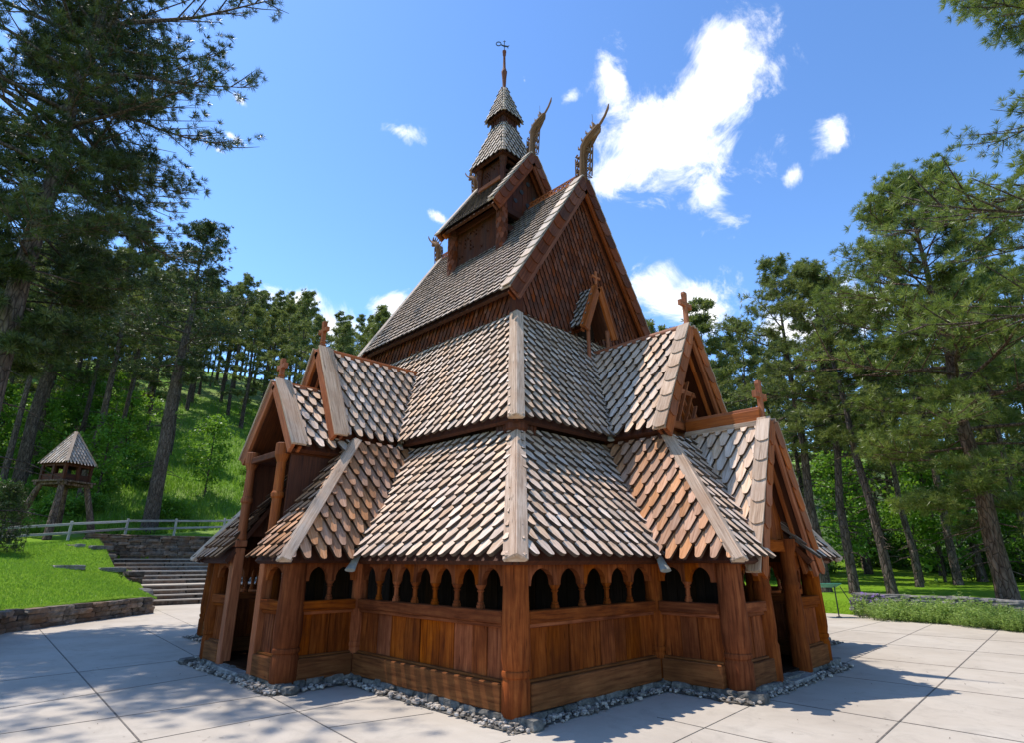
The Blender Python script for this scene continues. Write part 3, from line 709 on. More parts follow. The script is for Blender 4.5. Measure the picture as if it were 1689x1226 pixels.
# nave walls with shingles
sh = MB(); NW = 2.66
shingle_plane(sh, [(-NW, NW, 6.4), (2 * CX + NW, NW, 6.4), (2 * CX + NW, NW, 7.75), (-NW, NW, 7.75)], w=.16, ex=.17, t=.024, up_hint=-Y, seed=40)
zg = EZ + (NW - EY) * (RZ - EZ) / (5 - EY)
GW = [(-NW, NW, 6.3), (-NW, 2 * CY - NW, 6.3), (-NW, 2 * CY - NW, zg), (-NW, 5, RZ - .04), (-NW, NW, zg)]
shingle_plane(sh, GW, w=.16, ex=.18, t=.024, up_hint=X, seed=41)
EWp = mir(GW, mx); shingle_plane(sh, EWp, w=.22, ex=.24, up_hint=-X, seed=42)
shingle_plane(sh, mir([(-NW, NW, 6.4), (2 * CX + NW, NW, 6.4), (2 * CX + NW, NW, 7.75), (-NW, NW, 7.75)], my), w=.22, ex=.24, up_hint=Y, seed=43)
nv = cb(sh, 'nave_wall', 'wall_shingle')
m = MB()
for a in ((-NW, NW), (2 * CX + NW, NW), (-NW, 2 * CY - NW), (2 * CX + NW, 2 * CY - NW)): m.box((a[0], a[1], 6.9), Z, X, Y, 1.5, .22, .22)
m.box((CX, NW + .05, 7.0), X, Z, Y, 5.8, 1.6, .05); m.box((CX, 2 * CY - NW - .05, 7.0), X, Z, Y, 5.8, 1.6, .05)
for xx in (-NW - .05, 2 * CX + NW + .05):
    m.solid([(NW, 6.2), (10 - NW, 6.2), (10 - NW, zg - .1), (5, RZ - .2), (NW, zg - .1)], V3(xx - .02, 0, 0), Y, Z, X, 0, .04)
cb(m, 'wall_boarding', 'stain_dark', nv)
# aisle eave walls / posts at the corner between lower and aisle roofs
m = MB()
for sx, sy in ((1, -1), (-1, -1), (1, 1), (-1, 1)):
    m = MB(); p = at_d(1.36, 0, sx, sy); m.lathe((p[0], p[1], 3.4), [(.17, 0), (.17, .45), (.20, .5), (.20, .75)], n=12)
    for k in range(5):
        ax = X * (-1 if sx > 0 else 1); ay = Y * (1 if sy < 0 else -1)
        for A_, B_ in ((ax, ay), (ay, ax)):
            m.box(V3(p[0], p[1], 3.82) + A_ * (.02 + .085 * k) - B_ * .10, Z, A_, B_, .44, .07, .03)
    cb(m, 'eave_post', 'stain_dark', bevel=.006)
for (P_, D_, L_) in (((-4.68, -.02, 3.3), Y, 1.5), ((2 * CX + 4.68, -.02, 3.3), Y, 1.5), ((-4.72, -1.1, 2.2), Y, 1.2), ((2 * CX + 4.72, -1.1, 2.2), Y, 1.2)):
    h = .84 if P_[2] > 3 else 1.55; m = MB(); m.box(V3(*P_) + D_ * L_ / 2 + Z * h / 2, Z, D_, X, h, L_, .05); cb(m, 'eave_wall', 'stain_dark', bevel=.006)
for y_ in (3.92, 6.08): m = MB(); m.box((-.9, y_, 3.72), X, Z, Y, 1.9, .70, .06); m.box((.02, y_, 3.72), Z, X, Y, .75, .2, .2); cb(m, 'eave_wall', 'stain_dark', bevel=.006)
# gable panels
def tri_panel(name, out, c, half, z0, z1, mat, boards=True, parent=None, th=.05):
    out = V3(*out); ax = np.cross(Z, out); m = MB(); n = max(4, int(2 * half / .2)); c = V3(*c)
    for i in range(n):
        a, b = -half + 2 * half * i / n + .003, -half + 2 * half * (i + 1) / n - .003
        za, zb = z1 - (z1 - z0) * abs(a) / half, z1 - (z1 - z0) * abs(b) / half
        pl = [(a, z0 - .02), (b, z0 - .02), (b, max(zb, z0)), (a, max(za, z0))]
        if a < 0 < b: pl.insert(3, (0, z1))
        m.solid(pl, V3(c[0], c[1], 0) + out * RNG.uniform(-.006, .006), ax, Z, out, -th, 0, uo=i * 1.3)
    return cb(m, name, mat, parent)
gp = tri_panel('gable_panel', X, (-.32, 5, 0), 1.10, 4.1, 6.15, 'stain_red')
m = MB()   # diagonal lattice in the west dormer gable
for k in range(-5, 6):
    for sg in (-1, 1):
        # bars at +-60 degrees clipped to the triangle
        p = (k * .27, 4.35); d = (sg * .5, .866); pts = []
        for t_ in np.linspace(0, 2.2, 60):
            y_, z_ = p[0] + d[0] * t_, p[1] + d[1] * t_
            if abs(y_) < .95 * (5.95 - z_) / 1.75: pts.append((y_, z_))
        if len(pts) > 6: m.beam((-.22 + .035 * sg, 5 + pts[0][0], pts[0][1]), (-.22 + .035 * sg, 5 + pts[-1][0], pts[-1][1]), .035, .075, up=(1, 0, 0))
m.beam((-.2, 4.0, 4.32), (-.2, 6.0, 4.32), .12, .16); m.beam((-.2, 4.4, 5.1), (-.2, 5.6, 5.1), .06, .1)
cb(m, 'gable_lattice', 'stain_red', gp, bevel=.005)
tri_panel('gable_panel', -Y, (-5.57, -.05, 0), .92, 4.0, 5.75, 'stain_dark')
tri_panel('gable_panel', X, (1.2, 5, 0), 1.0, 1.95, 3.95, 'stain')
for (c_, l_) in (((1.23, 5, 2.0), 2.1), ((1.12, 3.75, 1.9), 1.0), ((1.12, 6.25, 1.9), 1.0)): m = MB(); m.box(c_, Y, Z, X, l_, .2, .11); cb(m, 'lintel_beam', 'stain', bevel=.01)
for a_, b_ in (((-4.72, -1.2, 3.66), (-4.72, .0, 3.66)), ((-6.42, -1.2, 3.66), (-6.42, .0, 3.66)), ((-4.79, -1.2, 3.62), (-6.35, -1.2, 3.62))):
    m = MB(); m.beam(a_, b_, .12, .12); cb(m, 'lintel_beam', 'stain_dark', bevel=.01)

# little gabled hood on the west gable wall
HD = [(-2.18, 4.52, 7.02), (-2.18, 5, 8.12), (-2.66, 5, 8.12), (-2.66, 4.52, 7.02)]
hood = croof('hood_roof', [HD, mir(HD, my)], 'roof_grey', seed=50, w=.16, ex=.16)
gable_pair(hood, (-2.18, 4.50, 6.97), (-2.18, 5, 8.12), X, my, face=.15, cap=.12, mat='stain_red', capmat='stain_red')
cross(hood, (-2.2, 5, 8.15), .50, .15, Y, th=.05, w=.06)
for y in (4.62, 5.38): m = MB(); m.lathe((-2.22, y, 6.15), [(.05, 0), (.06, .08), (.045, .12), (.045, .80), (.06, .86), (.06, 1.0)], n=10); cb(m, 'hood_post', 'stain_red', hood)
m = MB(); m.box((-2.6, 5, 6.8), Z, Y, X, 1.4, .62, .05); cb(m, 'gable_hatch', 'interior', hood)

# ------------------------------------------------------------------ turret and spire
tur = MB()
def shingled_pillar(mb, x, y, z0, z1, r):
    rows = int((z1 - z0) / .15); n = 8
    for i in range(rows):
        za = z0 + (z1 - z0) * i / rows; zb = z0 + (z1 - z0) * (i + 1) / rows
        for k in range(n):
            a = 2 * math.pi * (k + .5 * (i % 2)) / n; o = V3(math.cos(a), math.sin(a), 0); t_ = V3(-o[1], o[0], 0)
            w = r * .86
            mb.solid([(-w / 2, 0), (-w / 2, .15), (-w * .3, .25), (0, .29), (w * .3, .25), (w / 2, .15), (w / 2, 0)], V3(x, y, zb + .06) + o * (r * .92), t_, -Z, o, lambda v: -.02 + .10 * v, lambda v: .0 + .10 * v, uo=RNG.random() * 9, vo=RNG.random() * 9)
    mb.lathe((x, y, z0), [(r * .9, 0), (r * .9, z1 - z0)], n=8)
TB = 1.07
for sx in (-1, 1):
    for sy in (-1, 1):
        tur = MB(); shingled_pillar(tur, CX + sx * TB, CY + sy * TB, 9.5, 11.25, .15); cb(tur, 'turret_pillar', 'wall_shingle', tur_s)
def pierced(mb, c, ax, out, w, z0, z1, cell, holes, th=.04):
    """panel with small cut holes; holes = set of (i, j) cells"""
    c = V3(*c); ax = V3(*ax); out = V3(*out); nx = max(1, round(w / cell)); nz = max(1, round((z1 - z0) / cell)); cw, ch = w / nx, (z1 - z0) / nz
    for i in range(nx):
        for j in range(nz):
            u0, v0 = -w / 2 + i * cw, z0 + j * ch
            if (i, j) not in holes:
                mb.solid([(u0, v0), (u0 + cw, v0), (u0 + cw, v0 + ch), (u0, v0 + ch)], V3(c[0], c[1], 0), ax, Z, out, 0, th, r=.3 + .5 * ((i * 7) % 5) / 5, uo=0, vo=0); continue
            k = 8; rr = cw * .30; cu, cv = u0 + cw / 2, v0 + ch / 2
            for a in range(k):
                a0, a1 = 2 * math.pi * a / k + math.pi / 8, 2 * math.pi * (a + 1) / k + math.pi / 8
                sq = lambda t_: (cu + cw / 2 * max(-1, min(1, 1.42 * math.cos(t_))), cv + ch / 2 * max(-1, min(1, 1.42 * math.sin(t_))))
                mb.solid([(cu + rr * math.cos(a0), cv + rr * math.sin(a0)), sq(a0), sq(a1), (cu + rr * math.cos(a1), cv + rr * math.sin(a1))], V3(c[0], c[1], 0), ax, Z, out, 0, th, r=.5)
rgh = random.Random(5)
for s_, out in ((-1, -Y), (1, Y)):
    m = MB()
    hs = {(i, j) for i in range(20) for j in range(12) if (rgh.random() < .22 and 4 < j < 11)} if s_ < 0 else {(i, j) for i in range(20) for j in range(12) if rgh.random() < .5 and j > 4}
    pierced(m, (CX, CY + s_ * .98, 0), X, out, 2.0, 9.6, 11.25, .125, hs); cb(m, 'turret_panel', 'stain_dark', tur_s)
m = MB(); m.beam((CX + 1.0, CY - 1.0, 11.18), (CX + 1.0, CY + 1.0, 11.18), .16, .2); m.beam((CX + 1.0, CY - 1.0, 10.62), (CX + 1.0, CY + 1.0, 10.62), .12, .2); m.beam((CX - 1.0, CY - 1.0, 11.18), (CX - 1.0, CY + 1.0, 11.18), .16, .2)
m.beam((CX - 1.0, CY - 1.02, 11.2), (CX + 1.0, CY - 1.02, 11.2), .14, .16)
cb(m, 'turret_frame', 'stain_dark', tur_s)
m = MB(); m.box((CX - 1.0, CY, 10.6), Z, Y, X, 1.4, 2.0, .05); cb(m, 'turret_panel', 'stain_dark', tur_s)
m = MB(); m.box((CX + .5, CY, 10.4), Z, Y, X, 1.6, 2.0, .05); cb(m, 'turret_panel', 'stain_dark', tur_s)
tg = tri_panel('turret_gable', X, (CX + 1.02, 5, 0), 1.22, 11.3, 13.1, 'stain_dark', parent=tur_s)
for y_, z_ in ((4.75, 12.05), (5.3, 12.05), (5.02, 12.45), (5.0, 11.7), (5.45, 11.65), (4.5, 11.65)):
    m = MB(); m.tube([(CX + 1.025, y_, z_), (CX + 1.04, y_, z_)], .075, n=12); cb(m, 'dark_hole_disc', 'iron', tur_s)  # nothing is cut: dark discs paint the shade of round holes
tri_panel('turret_gable', -X, (CX - 1.0, 5, 0), 1.22, 11.3, 13.1, 'stain_dark', parent=tur_s)
# lantern stage under the first little roof
m = MB()
for sx in (-1, 1):
    for sy in (-1, 1):
        x, y = CX + sx * .52, CY + sy * .52; m = MB()
        m.lathe((x, y, 12.15), [(.05, 0), (.10, .15), (.11, .32), (.07, .42), (.085, .5), (.085, .95), (.12, 1.05), (.10, 1.12), (.13, 1.25), (.13, 1.42)], n=8, rot=.39); cb(m, 'lantern_post', 'stain_dark', lan1)
m = MB(); hs = {(i, j) for i in range(9) for j in range(9) if rgh.random() < .16 and j > 2}
pierced(m, (CX, CY - .46, 0), X, -Y, .94, 12.45, 13.5, .11, hs); pierced(m, (CX, CY + .46, 0), X, Y, .94, 12.45, 13.5, .11, {(i, j) for i in range(9) for j in range(9) if rgh.random() < .5 and j > 2})
m.box((CX - .46, CY, 12.95), Z, Y, X, 1.1, .94, .04)
for z_ in (12.62, 13.02, 13.42): m.beam((CX + .5, CY - .5, z_), (CX + .5, CY + .5, z_), .08, .10)
cb(m, 'lantern_panel', 'stain_dark', lan1)
m = MB(); m.beam((CX - .5, CY - .55, 12.72), (CX + .5, CY - .55, 12.72), .09, .13); cb(m, 'lantern_sill', 'stain_red', lan1, bevel=.008)
m = MB()
for k in range(4):
    a = math.pi / 2 * k; o = V3(math.cos(a), math.sin(a), 0); t_ = V3(-o[1], o[0], 0)
    for i in range(5):
        m.box(V3(CX, CY, 15.2) + o * .285 + t_ * (-.24 + .12 * i), Z, t_, o, .56, .108 if i % 2 == 0 else .07, .03)
cb(m, 'lantern_wall', 'stain_dark', lan2)
m = MB(); m.lathe((CX, CY, 16.6), [(.11, 0), (.10, .10), (.07, .14), (.055, .2), (.075, .62), (.092, .80), (.10, .88), (.075, .92), (.07, .98), (.052, 1.02), (.040, 1.55), (.060, 1.62), (.055, 1.68), (.068, 1.72), (.068, 1.78)], n=12)
sp = cb(m, 'spire', 'wall_shingle', lan2, smooth=True)
m = MB(); m.tube([(CX, CY, 18.36), (CX, CY, 18.86)], .014, n=6)
dv = V3(.698, .716, 0); b = V3(CX, CY, 18.62)
ring = [b - dv * (.20 - .085 * math.cos(a)) + Z * (.09 + .085 * math.sin(a)) for a in np.linspace(0, 2 * math.pi, 15)]
m.tube(ring, .016, n=6, cap=False); m.tube([b - dv * .12 + Z * .05, b - Z * .01, b + dv * .13 - Z * .03, b + dv * .17 + Z * .03], [.022, .035, .03, .008], n=6, sq=(.5, 1))
m.tube([b + dv * .10 - Z * .02, b + dv * .13 - Z * .12], [.018, .008], n=5); m.tube([b + Z * .20 - dv * .05, b + Z * .20 + dv * .05], .01, n=5)
cb(m, 'weather_vane', 'iron', sp)

# dragon heads
def dragon(parent, x0, z0, sg, S=1.0, tilt=0.):
    """carved dragon head rising from a gable peak; sg = +1 looks along +x"""
    def P(u, v, y=0.): return (x0 + sg * u * S, 5 + y * S, z0 + v * S)
    m = MB(); path = [P(-.02, -.25), P(-.02, .10), P(0, .45), P(.02, .72), P(.08, .98), P(.22, 1.15), P(.38, 1.27), P(.52, 1.38), P(.60, 1.46)]
    m.tube(path, [q * S for q in (.15, .15, .14, .14, .175, .185, .155, .115, .07)], n=10, sq=(.62, 1.0))
    hd = cb(m, 'dragon_head', 'carved', parent, smooth=True)
    m = MB(); m.tube([P(.34, 1.20), P(.47, 1.22), P(.58, 1.27), P(.63, 1.33)], [.075 * S, .085 * S, .07 * S, .03 * S], n=8, sq=(.6, 1)); cb(m, 'jaw', 'carved', hd, smooth=True)
    m = MB(); m.tube([P(.50, 1.38), P(.66, 1.50), P(.80, 1.64), P(.90, 1.80), P(.94, 1.93)], [q * S for q in (.042, .046, .040, .040, .018)], n=8, sq=(.7, 1)); cb(m, 'tongue', 'carved', hd, smooth=True)
    m = MB()
    for y in (-.05, .05): m.tube([P(.42, 1.32, y), P(.46, 1.44, y), P(.44, 1.56, y * 1.2), P(.40, 1.64, y * 1.3)], [q * S for q in (.05, .052, .036, .010)], n=7)
    m.tube([P(.40, 1.34), P(.38, 1.95)], .006, n=4)
    cb(m, 'ear', 'carved', hd, smooth=True)
    m = MB(); spine = [(-.12, .30), (-.13, .55), (-.11, .80), (-.04, 1.04), (.08, 1.22), (.24, 1.36), (.40, 1.46)]
    m.tube([P(u + .03, v - .02) for u, v in spine], .035 * S, n=6)
    for i, (u, v) in enumerate(spine):
        m.tube([P(u + .03, v - .02), P(u - .09, v + .05 + .05 * (i > 3)), P(u - .11, v + .16 + .04 * (i > 3))], [.045 * S, .032 * S, .006 * S], n=6, sq=(.6, 1))
    m.tube([P(.30, 1.08), P(.34, .98), P(.27, .92), P(.20, .97)], [.035 * S, .03 * S, .024 * S, .010 * S], n=6)
    cb(m, 'mane', 'carved', hd)
    for (u0, v0, u1, v1, dx) in ((.12, .05, .20, .98, .12), (-.14, -.12, -.12, .78, -.10)):   # pierced frills before and behind the neck
        m = MB(); n = 8; pr = None
        for i in range(n):
            t_ = i / (n - 1); u, v = u0 + (u1 - u0) * t_, v0 + (v1 - v0) * t_
            for y in (-.045, .045):
                m.beam(P(u, v, y), P(u + dx, v + .06 * (1 if i % 2 else -1), y), .018 * S, .03 * S, up=(0, 1, 0))
                m.beam(P(u + dx, v + .06 * (1 if i % 2 else -1), y), P(u + dx * .1, v + .10, y), .018 * S, .03 * S, up=(0, 1, 0))
                if pr: m.beam(P(*pr, y), P(u + dx, v, y), .02 * S, .035 * S, up=(0, 1, 0))
            pr = (u + dx, v)
        cb(m, 'carved_crest', 'carved', hd)
    m = MB()
    for k in range(5):
        t_ = k / 4; m.beam(P(.05 + .30 * t_, 1.04 + .20 * t_, -.09), P(.16 + .30 * t_, 1.10 + .18 * t_, -.09), .02 * S, .05 * S, up=(0, 1, 0))
    cb(m, 'carved_crest', 'carved', hd)
dragon(nave_s, RX0 + .02, RZ + .02, 1, 1.0); dragon(nave_s, RX1 - .12, RZ + .02, -1, .72)
dragon(tur_s, TX0 + .02, TZ + .02, 1, .86); dragon(tur_s, TX1 - .12, TZ + .02, -1, .60)

# ------------------------------------------------------------------ ground: terrain, plaza, joints
G = -0.10
PLAZA = [(-16.05, -3.56), (-18.06, -1.52), (-20.29, .91), (-24.72, 2.0), (-24.2, 4.65), (-23.6, 10), (-19, 15.5), (-10, 18.9), (-2.5, 18.9), (-1.7, 18.75), (.9, 18.85), (3.5, 17.7),
         (6.8, 15.0), (10.7, 11.2), (14, 5), (15.5, -3), (13, -11), (6, -14.5), (-2, -14), (-6, -10), (-8.2, -7.2), (-11, -5.3), (-13.5, -4.5)]
CTRL = [(-16.2, -3.7, .46), (-18.2, -1.6, .46), (-20.4, .8, .46), (-11.2, -5.6, .46), (-13.6, -4.8, .46), (-8.3, -10, .4), (-30.35, -3.08, 2.4), (-22.6, -1.6, 1.2), (-26.5, -.6, 1.75), (-28.5, 1.0, 2.3), (-24.8, 1.4, .75), (-32, -.4, 2.8),
        (-35.4, 3.9, 3.25), (-32, 4.6, 3.05), (-32.3, 7.3, 3.0), (-32.5, 12, 3.0), (-31, 1.6, 2.85), (-24.5, 4.6, -.15), (-24, 9, -.15), (-19.5, 16, .1), (-10, 19, .1), (-43.3, 5.7, 7.4), (-43, 14, 7.4), (-45, -8, 5.6),
        (-65.5, 18.5, 17.4), (-66, -5, 14), (-98, 30, 33), (-92, -20, 24), (-60, -40, 9), (-48, 35, 8), (-80, 60, 24), (0, 62, 2.2), (-8.3, 47.7, 1.4), (-.7, 34, .6), (-2.4, 19.3, .36), (1, 19.3, .42), (4, 18.2, .40), (10, 12.5, .2),
        (20, 30, .8), (40, 60, 3), (0, 110, 8), (-40, 90, 14), (20, 0, -.1), (15, -15, -.1), (0, -25, .2), (-20, -25, 1.2), (-40, -30, 4), (70, 0, 1), (0, -90, 2), (-150, 40, 42), (-140, -60, 30), (120, 90, 10), (90, -90, 4), (60, 150, 16), (-90, 140, 34)]
def tps():
    P = np.array(CTRL); n = len(P); d = np.linalg.norm(P[:, None, :2] - P[None, :, :2], axis=2)
    K = np.where(d > 0, d * d * np.log(d + 1e-9), 0) + np.eye(n) * 2.0
    Q = np.hstack([np.ones((n, 1)), P[:, :2]]); A = np.block([[K, Q], [Q.T, np.zeros((3, 3))]])
    return P, np.linalg.solve(A, np.concatenate([P[:, 2], np.zeros(3)]))
TP, TWT = tps()
def terrain_z(x, y):
    x = np.atleast_1d(np.asarray(x, float)); y = np.atleast_1d(np.asarray(y, float))
    d = np.hypot(x[:, None] - TP[None, :, 0], y[:, None] - TP[None, :, 1])
    z = (np.where(d > 0, d * d * np.log(d + 1e-9), 0)) @ TWT[:-3] + TWT[-3] + TWT[-2] * x + TWT[-1] * y
    z = z + .12 * np.sin(x * .31 + 1) * np.sin(y * .27) * np.clip((np.hypot(x + 3, y - 2) - 30) / 20, 0, 1.6)
    # keep the ground below the stairs
    st = (x > -31.6) & (x < -23.5) & (y > np.where(x > -26.3, 1.7, .85)) & (y < 14); z = np.where(st, np.minimum(z, -.7 + (-24.4 - x) * .22), z)
    return z
def tz(x, y): return float(terrain_z(x, y)[0])

def make_ground():
    c = np.array((-3., 2.)); nt = 360; pts = np.array(PLAZA)
    r0 = []
    for i in range(nt):
        a = 2 * math.pi * i / nt; d = np.array((math.cos(a), math.sin(a))); best = 0
        for k in range(len(pts)):
            p, q = pts[k] - c, pts[(k + 1) % len(pts)] - c; e = q - p; den = d[0] * e[1] - d[1] * e[0]
            if abs(den) < 1e-9: continue
            t = (p[0] * e[1] - p[1] * e[0]) / den; s = (p[0] * d[1] - p[1] * d[0]) / den
            if t > 0 and -1e-6 <= s <= 1 + 1e-6: best = max(best, t)
        r0.append(best)
    r0 = np.array(r0); rings = [.165, .18, .6, 1.1, 1.7]; g = 1.7
    while g < 420: g = g + max(.6, g * .07); rings.append(g)
    V = []; 
    for rr in rings:
        a = np.arange(nt) * 2 * math.pi / nt; x = c[0] + np.cos(a) * (r0 + rr); y = c[1] + np.sin(a) * (r0 + rr)
        V.append(np.stack([x, y, np.maximum(terrain_z(x, y), -.4 + 0 * x) if rr > .17 else -.45 + 0 * x], 1))
    V = np.concatenate(V); F = []; mi = []
    for i in range(len(rings) - 1):
        for k in range(nt):
            k2 = (k + 1) % nt; F.append((i * nt + k, i * nt + k2, (i + 1) * nt + k2, (i + 1) * nt + k))
            x, y = V[i * nt + k][0], V[i * nt + k][1]
            if x < -33.2 + .0 * y and y < 60: mi.append(1)
            elif y > 16 and x > -30: mi.append(0 if (y < 42 + 3 * math.sin(x * .4) and x < 24) or (-16 < x < -2 and y < 52) else 2)
            elif x < -20 and y > 14: mi.append(1)
            else: mi.append(0 if math.hypot(x, y) < 60 else 2)
    me = bpy.data.meshes.new('ground'); me.from_pydata(V.tolist(), [], F)
    for q in ('lawn', 'meadow', 'forest_floor'): me.materials.append(M[q])
    me.polygons.foreach_set('material_index', mi); me.polygons.foreach_set('use_smooth', [True] * len(F)); me.update()
    o = bpy.data.objects.new('ground', me); COL.objects.link(o); tag(o, kind='structure')
    me = bpy.data.meshes.new('pavement')
    # concrete sheet reaching a little under the walls
    ex = []
    for p in pts: d = p - c; ex.append(tuple(c + d * (1 + .19 / np.linalg.norm(d))) + (G,))
    me.from_pydata(ex, [], [tuple(range(len(ex)))]); me.materials.append(M['concrete']); me.update()
    o = bpy.data.objects.new('pavement', me); COL.objects.link(o); tag(o, kind='structure')
make_ground()
m = MB()
JX = [(-17.5, -2.62, 3.5, -3.68, .026), (-14.5, -.52, .2, -1.82, .02), (-23, 1.75, -11.6, .40, .012), (-3.4, -5.15, 12, -5.6, .016), (1.0, 1.48, 14, 1.02, .014), (1.6, 3.42, 14.5, 3.28, .024), (1.6, 6.0, 10, 6.25, .012), (1.2, 8.44, 9.5, 8.72, .012), (-.3, 11.0, 9, 11.3, .01), (-.4, 13.6, 7, 13.8, .01), (-23, 3.9, -12.2, 2.6, .01)]
JY = [(2.45, 17.3, 3.27, 1.2, .026), (3.27, 1.2, 3.45, -8, .026), (.78, 17.9, 1.53, 3.15, .018), (1.53, 3.15, 1.82, -1.0, .014), (-.48, 17.9, -.5, 10.5, .012), (-5.1, -5.1, -5.85, -1.6, .012), (-3.78, -5.1, -3.62, -1.5, .012), (-1.42, -1.66, -1.12, -.38, .012), (-2.28, -5.2, -2.42, -.4, .012), (-7.6, -4.6, -7.9, -1.4, .012), (.35, -5.2, .42, -.5, .012), (4.9, 14, 5.3, -8, .018)]
for (x0, y0, x1, y1, w) in JX + JY: m.beam((x0, y0, G + .0015), (x1, y1, G + .0015), w * .75, .006)
tag(m.build('pavement_joints', 'joint'), kind='structure')

# gravel strip and footing stones
PATH1 = [(-11.3, 0), (-7.34, 0), (-7.34, -1.2), (-3.80, -1.2), (-3.80, 0), (0, 0), (0, 3.17), (1.25, 3.17), (1.25, 6.83), (0, 6.83), (0, 10.2)]
rg = random.Random(11)
m = MB(); fo = MB(); gv = MB(); peb = []
SEGZ = [0]
def seg_iter():
    for i in range(len(PATH1) - 1):
        p, q = V3(*PATH1[i], 0), V3(*PATH1[i + 1], 0); d = unit(q - p); yield p, q, d, V3(d[1], -d[0], 0), np.linalg.norm(q - p)
for p, q, d, n, L in seg_iter():
    u = -.15
    while u < L + .15:
        w = rg.uniform(.2, .48); c = p + d * (u + w / 2) + n * rg.uniform(-.03, .045)
        rock_add(fo, (c[0], c[1], -.055 + rg.uniform(-.02, .015)), (w, rg.uniform(.2, .34), rg.uniform(.13, .19)), rg, rz=math.atan2(d[1], d[0]) + rg.uniform(-.15, .15), power=.4, jit=.10); u += w * .94
    SEGZ[0] += .0015; zz = Z * (G + .003 + SEGZ[0])
    gv.add([p - d * .36 - n * .2 + zz, q + d * .36 - n * .2 + zz, q + d * .31 + n * .31 + zz, p - d * .31 + n * .31 + zz], [(0, 1, 2, 3)])
    for _ in range(int(L * 105)):
        c = p + d * rg.uniform(-.3, L + .3) + n * min(.37, abs(rg.gauss(.215, .075))); peb.append((c[0], c[1]))
for sx in range(3): pass
footing = cb(fo, 'stone_footing', 'rock', smooth=False)
for i, (x, y) in enumerate(peb):
    s_ = rg.uniform(.022, .062); rock_add(m, (x, y, G + .012 + s_ * .25 + rg.uniform(0, .02)), (s_ * rg.uniform(1, 1.7), s_ * rg.uniform(.8, 1.2), s_ * rg.uniform(.6, 1)), rg, power=.8, n=2, jit=.15)
tag(m.build('gravel', 'gravel', smooth=True), kind='stuff')
bed = gv.build('gravel_bed', 'gravel_bed'); tag(bed, kind='structure')
# fallen needles and crumbs on the pavement
nl_ = MB(); rgn = random.Random(41)
for _ in range(1500):
    x, y = rgn.uniform(-14, 6), rgn.uniform(-5.5, 12)
    if (-11.6 < x < 1.8 and -1.8 < y) or (y > 10 and x < 0): continue
    a, L_ = rgn.uniform(0, 6.28), rgn.uniform(.02, .075); d = V3(math.cos(a), math.sin(a), 0); e = V3(-d[1], d[0], 0) * rgn.uniform(.0012, .004); p = V3(x, y, G + .006)
    nl_.add([p - e, p + e, p + d * L_ + e + Z * .004, p + d * L_ - e + Z * .004], [(0, 1, 2, 3)])
tag(nl_.build('needle_litter', 'bark'), 'dry brown pine needles scattered on the pale concrete', 'needles', kind='stuff')
# door slabs
for (c, sz, lb) in (((-5.55, -1.22, -.03), (1.15, .42, .10), 'flat dark stone doorstep at the tall south porch of the church'), ((1.32, 5.0, -.05), (.42, 1.0, .08), 'flat dark stone doorstep at the low west porch of the church')):
    m = MB(); rock_add(m, c, sz, rg, rz=0, power=.15, n=4, jit=.03); tag(m.build('doorstep', 'slab_stone'), lb, 'doorstep')

# dry stone walls
def stone_wall(name, path, h0, h1, th, label, zb=None, mat='stone', cap=True, seed=1, course=.17, lens=(.28, .75)):
    rg = random.Random(seed); m = MB(); P = [V3(*p, 0) for p in path]; seg = [np.linalg.norm(P[i + 1] - P[i]) for i in range(len(P) - 1)]; T = sum(seg)
    def at(u):
        for i, s_ in enumerate(seg):
            if u <= s_ or i == len(seg) - 1: d = (P[i + 1] - P[i]) / s_; return P[i] + d * u, d
            u -= s_
    z = 0
    while z < max(h0, h1) - .03:
        ch = course * rg.uniform(.8, 1.3); u = -rg.uniform(0, .2)
        top = z + ch > max(h0, h1) - course * .8
        while u < T:
            w = rg.uniform(*lens) * (1.25 if top else 1); c, d = at(max(0, min(T, u + w / 2))); n = V3(d[1], -d[0], 0)
            hh = h0 + (h1 - h0) * min(1, max(0, (u + w / 2) / T))
            zz = (zb(c[0], c[1]) if zb else 0) + z
            if z < hh - .02:
                hgt = min(ch, hh - z + .05) * rg.uniform(.85, 1.12)
                rock_add(m, (c[0] + n[0] * rg.uniform(-.05, .05), c[1] + n[1] * rg.uniform(-.05, .05), zz + hgt / 2), (w * 1.03, th * rg.uniform(.85, 1.15) * (1.12 if top else 1), hgt * 1.12), rg, rz=math.atan2(d[1], d[0]) + rg.uniform(-.06, .06), power=.30, jit=.075)
            u += w * .97
        z += ch * .95
    o = m.build(name, mat); tag(o, label, 'stone wall'); return o
flat = lambda z: (lambda x, y: z)
stone_wall('stone_wall', [(-6.0, -10.2), (-8.2, -7.3), (-11.0, -5.4), (-13.55, -4.6), (-16.15, -3.65), (-18.16, -1.6), (-20.35, .82)], .58, .60, .42, 'low brown dry stone wall holding the bright lawn above the pavement', flat(G - .03), seed=21)
stone_wall('stone_wall', [(-1.75, 18.85), (.95, 18.95), (3.6, 17.8), (6.9, 15.1), (10.8, 11.3)], .74, .74, .45, 'low grey stone wall with flat top slabs behind the green flower bed', flat(G - .02), mat='slab_stone', seed=22, course=.15, lens=(.4, 1.0))
stone_wall('stone_wall', [(-8, 18.9), (-3.2, 19.3)], .32, .32, .35, 'short low stone edging beside the lawn behind the porch', flat(G - .02), mat='stone', seed=27)
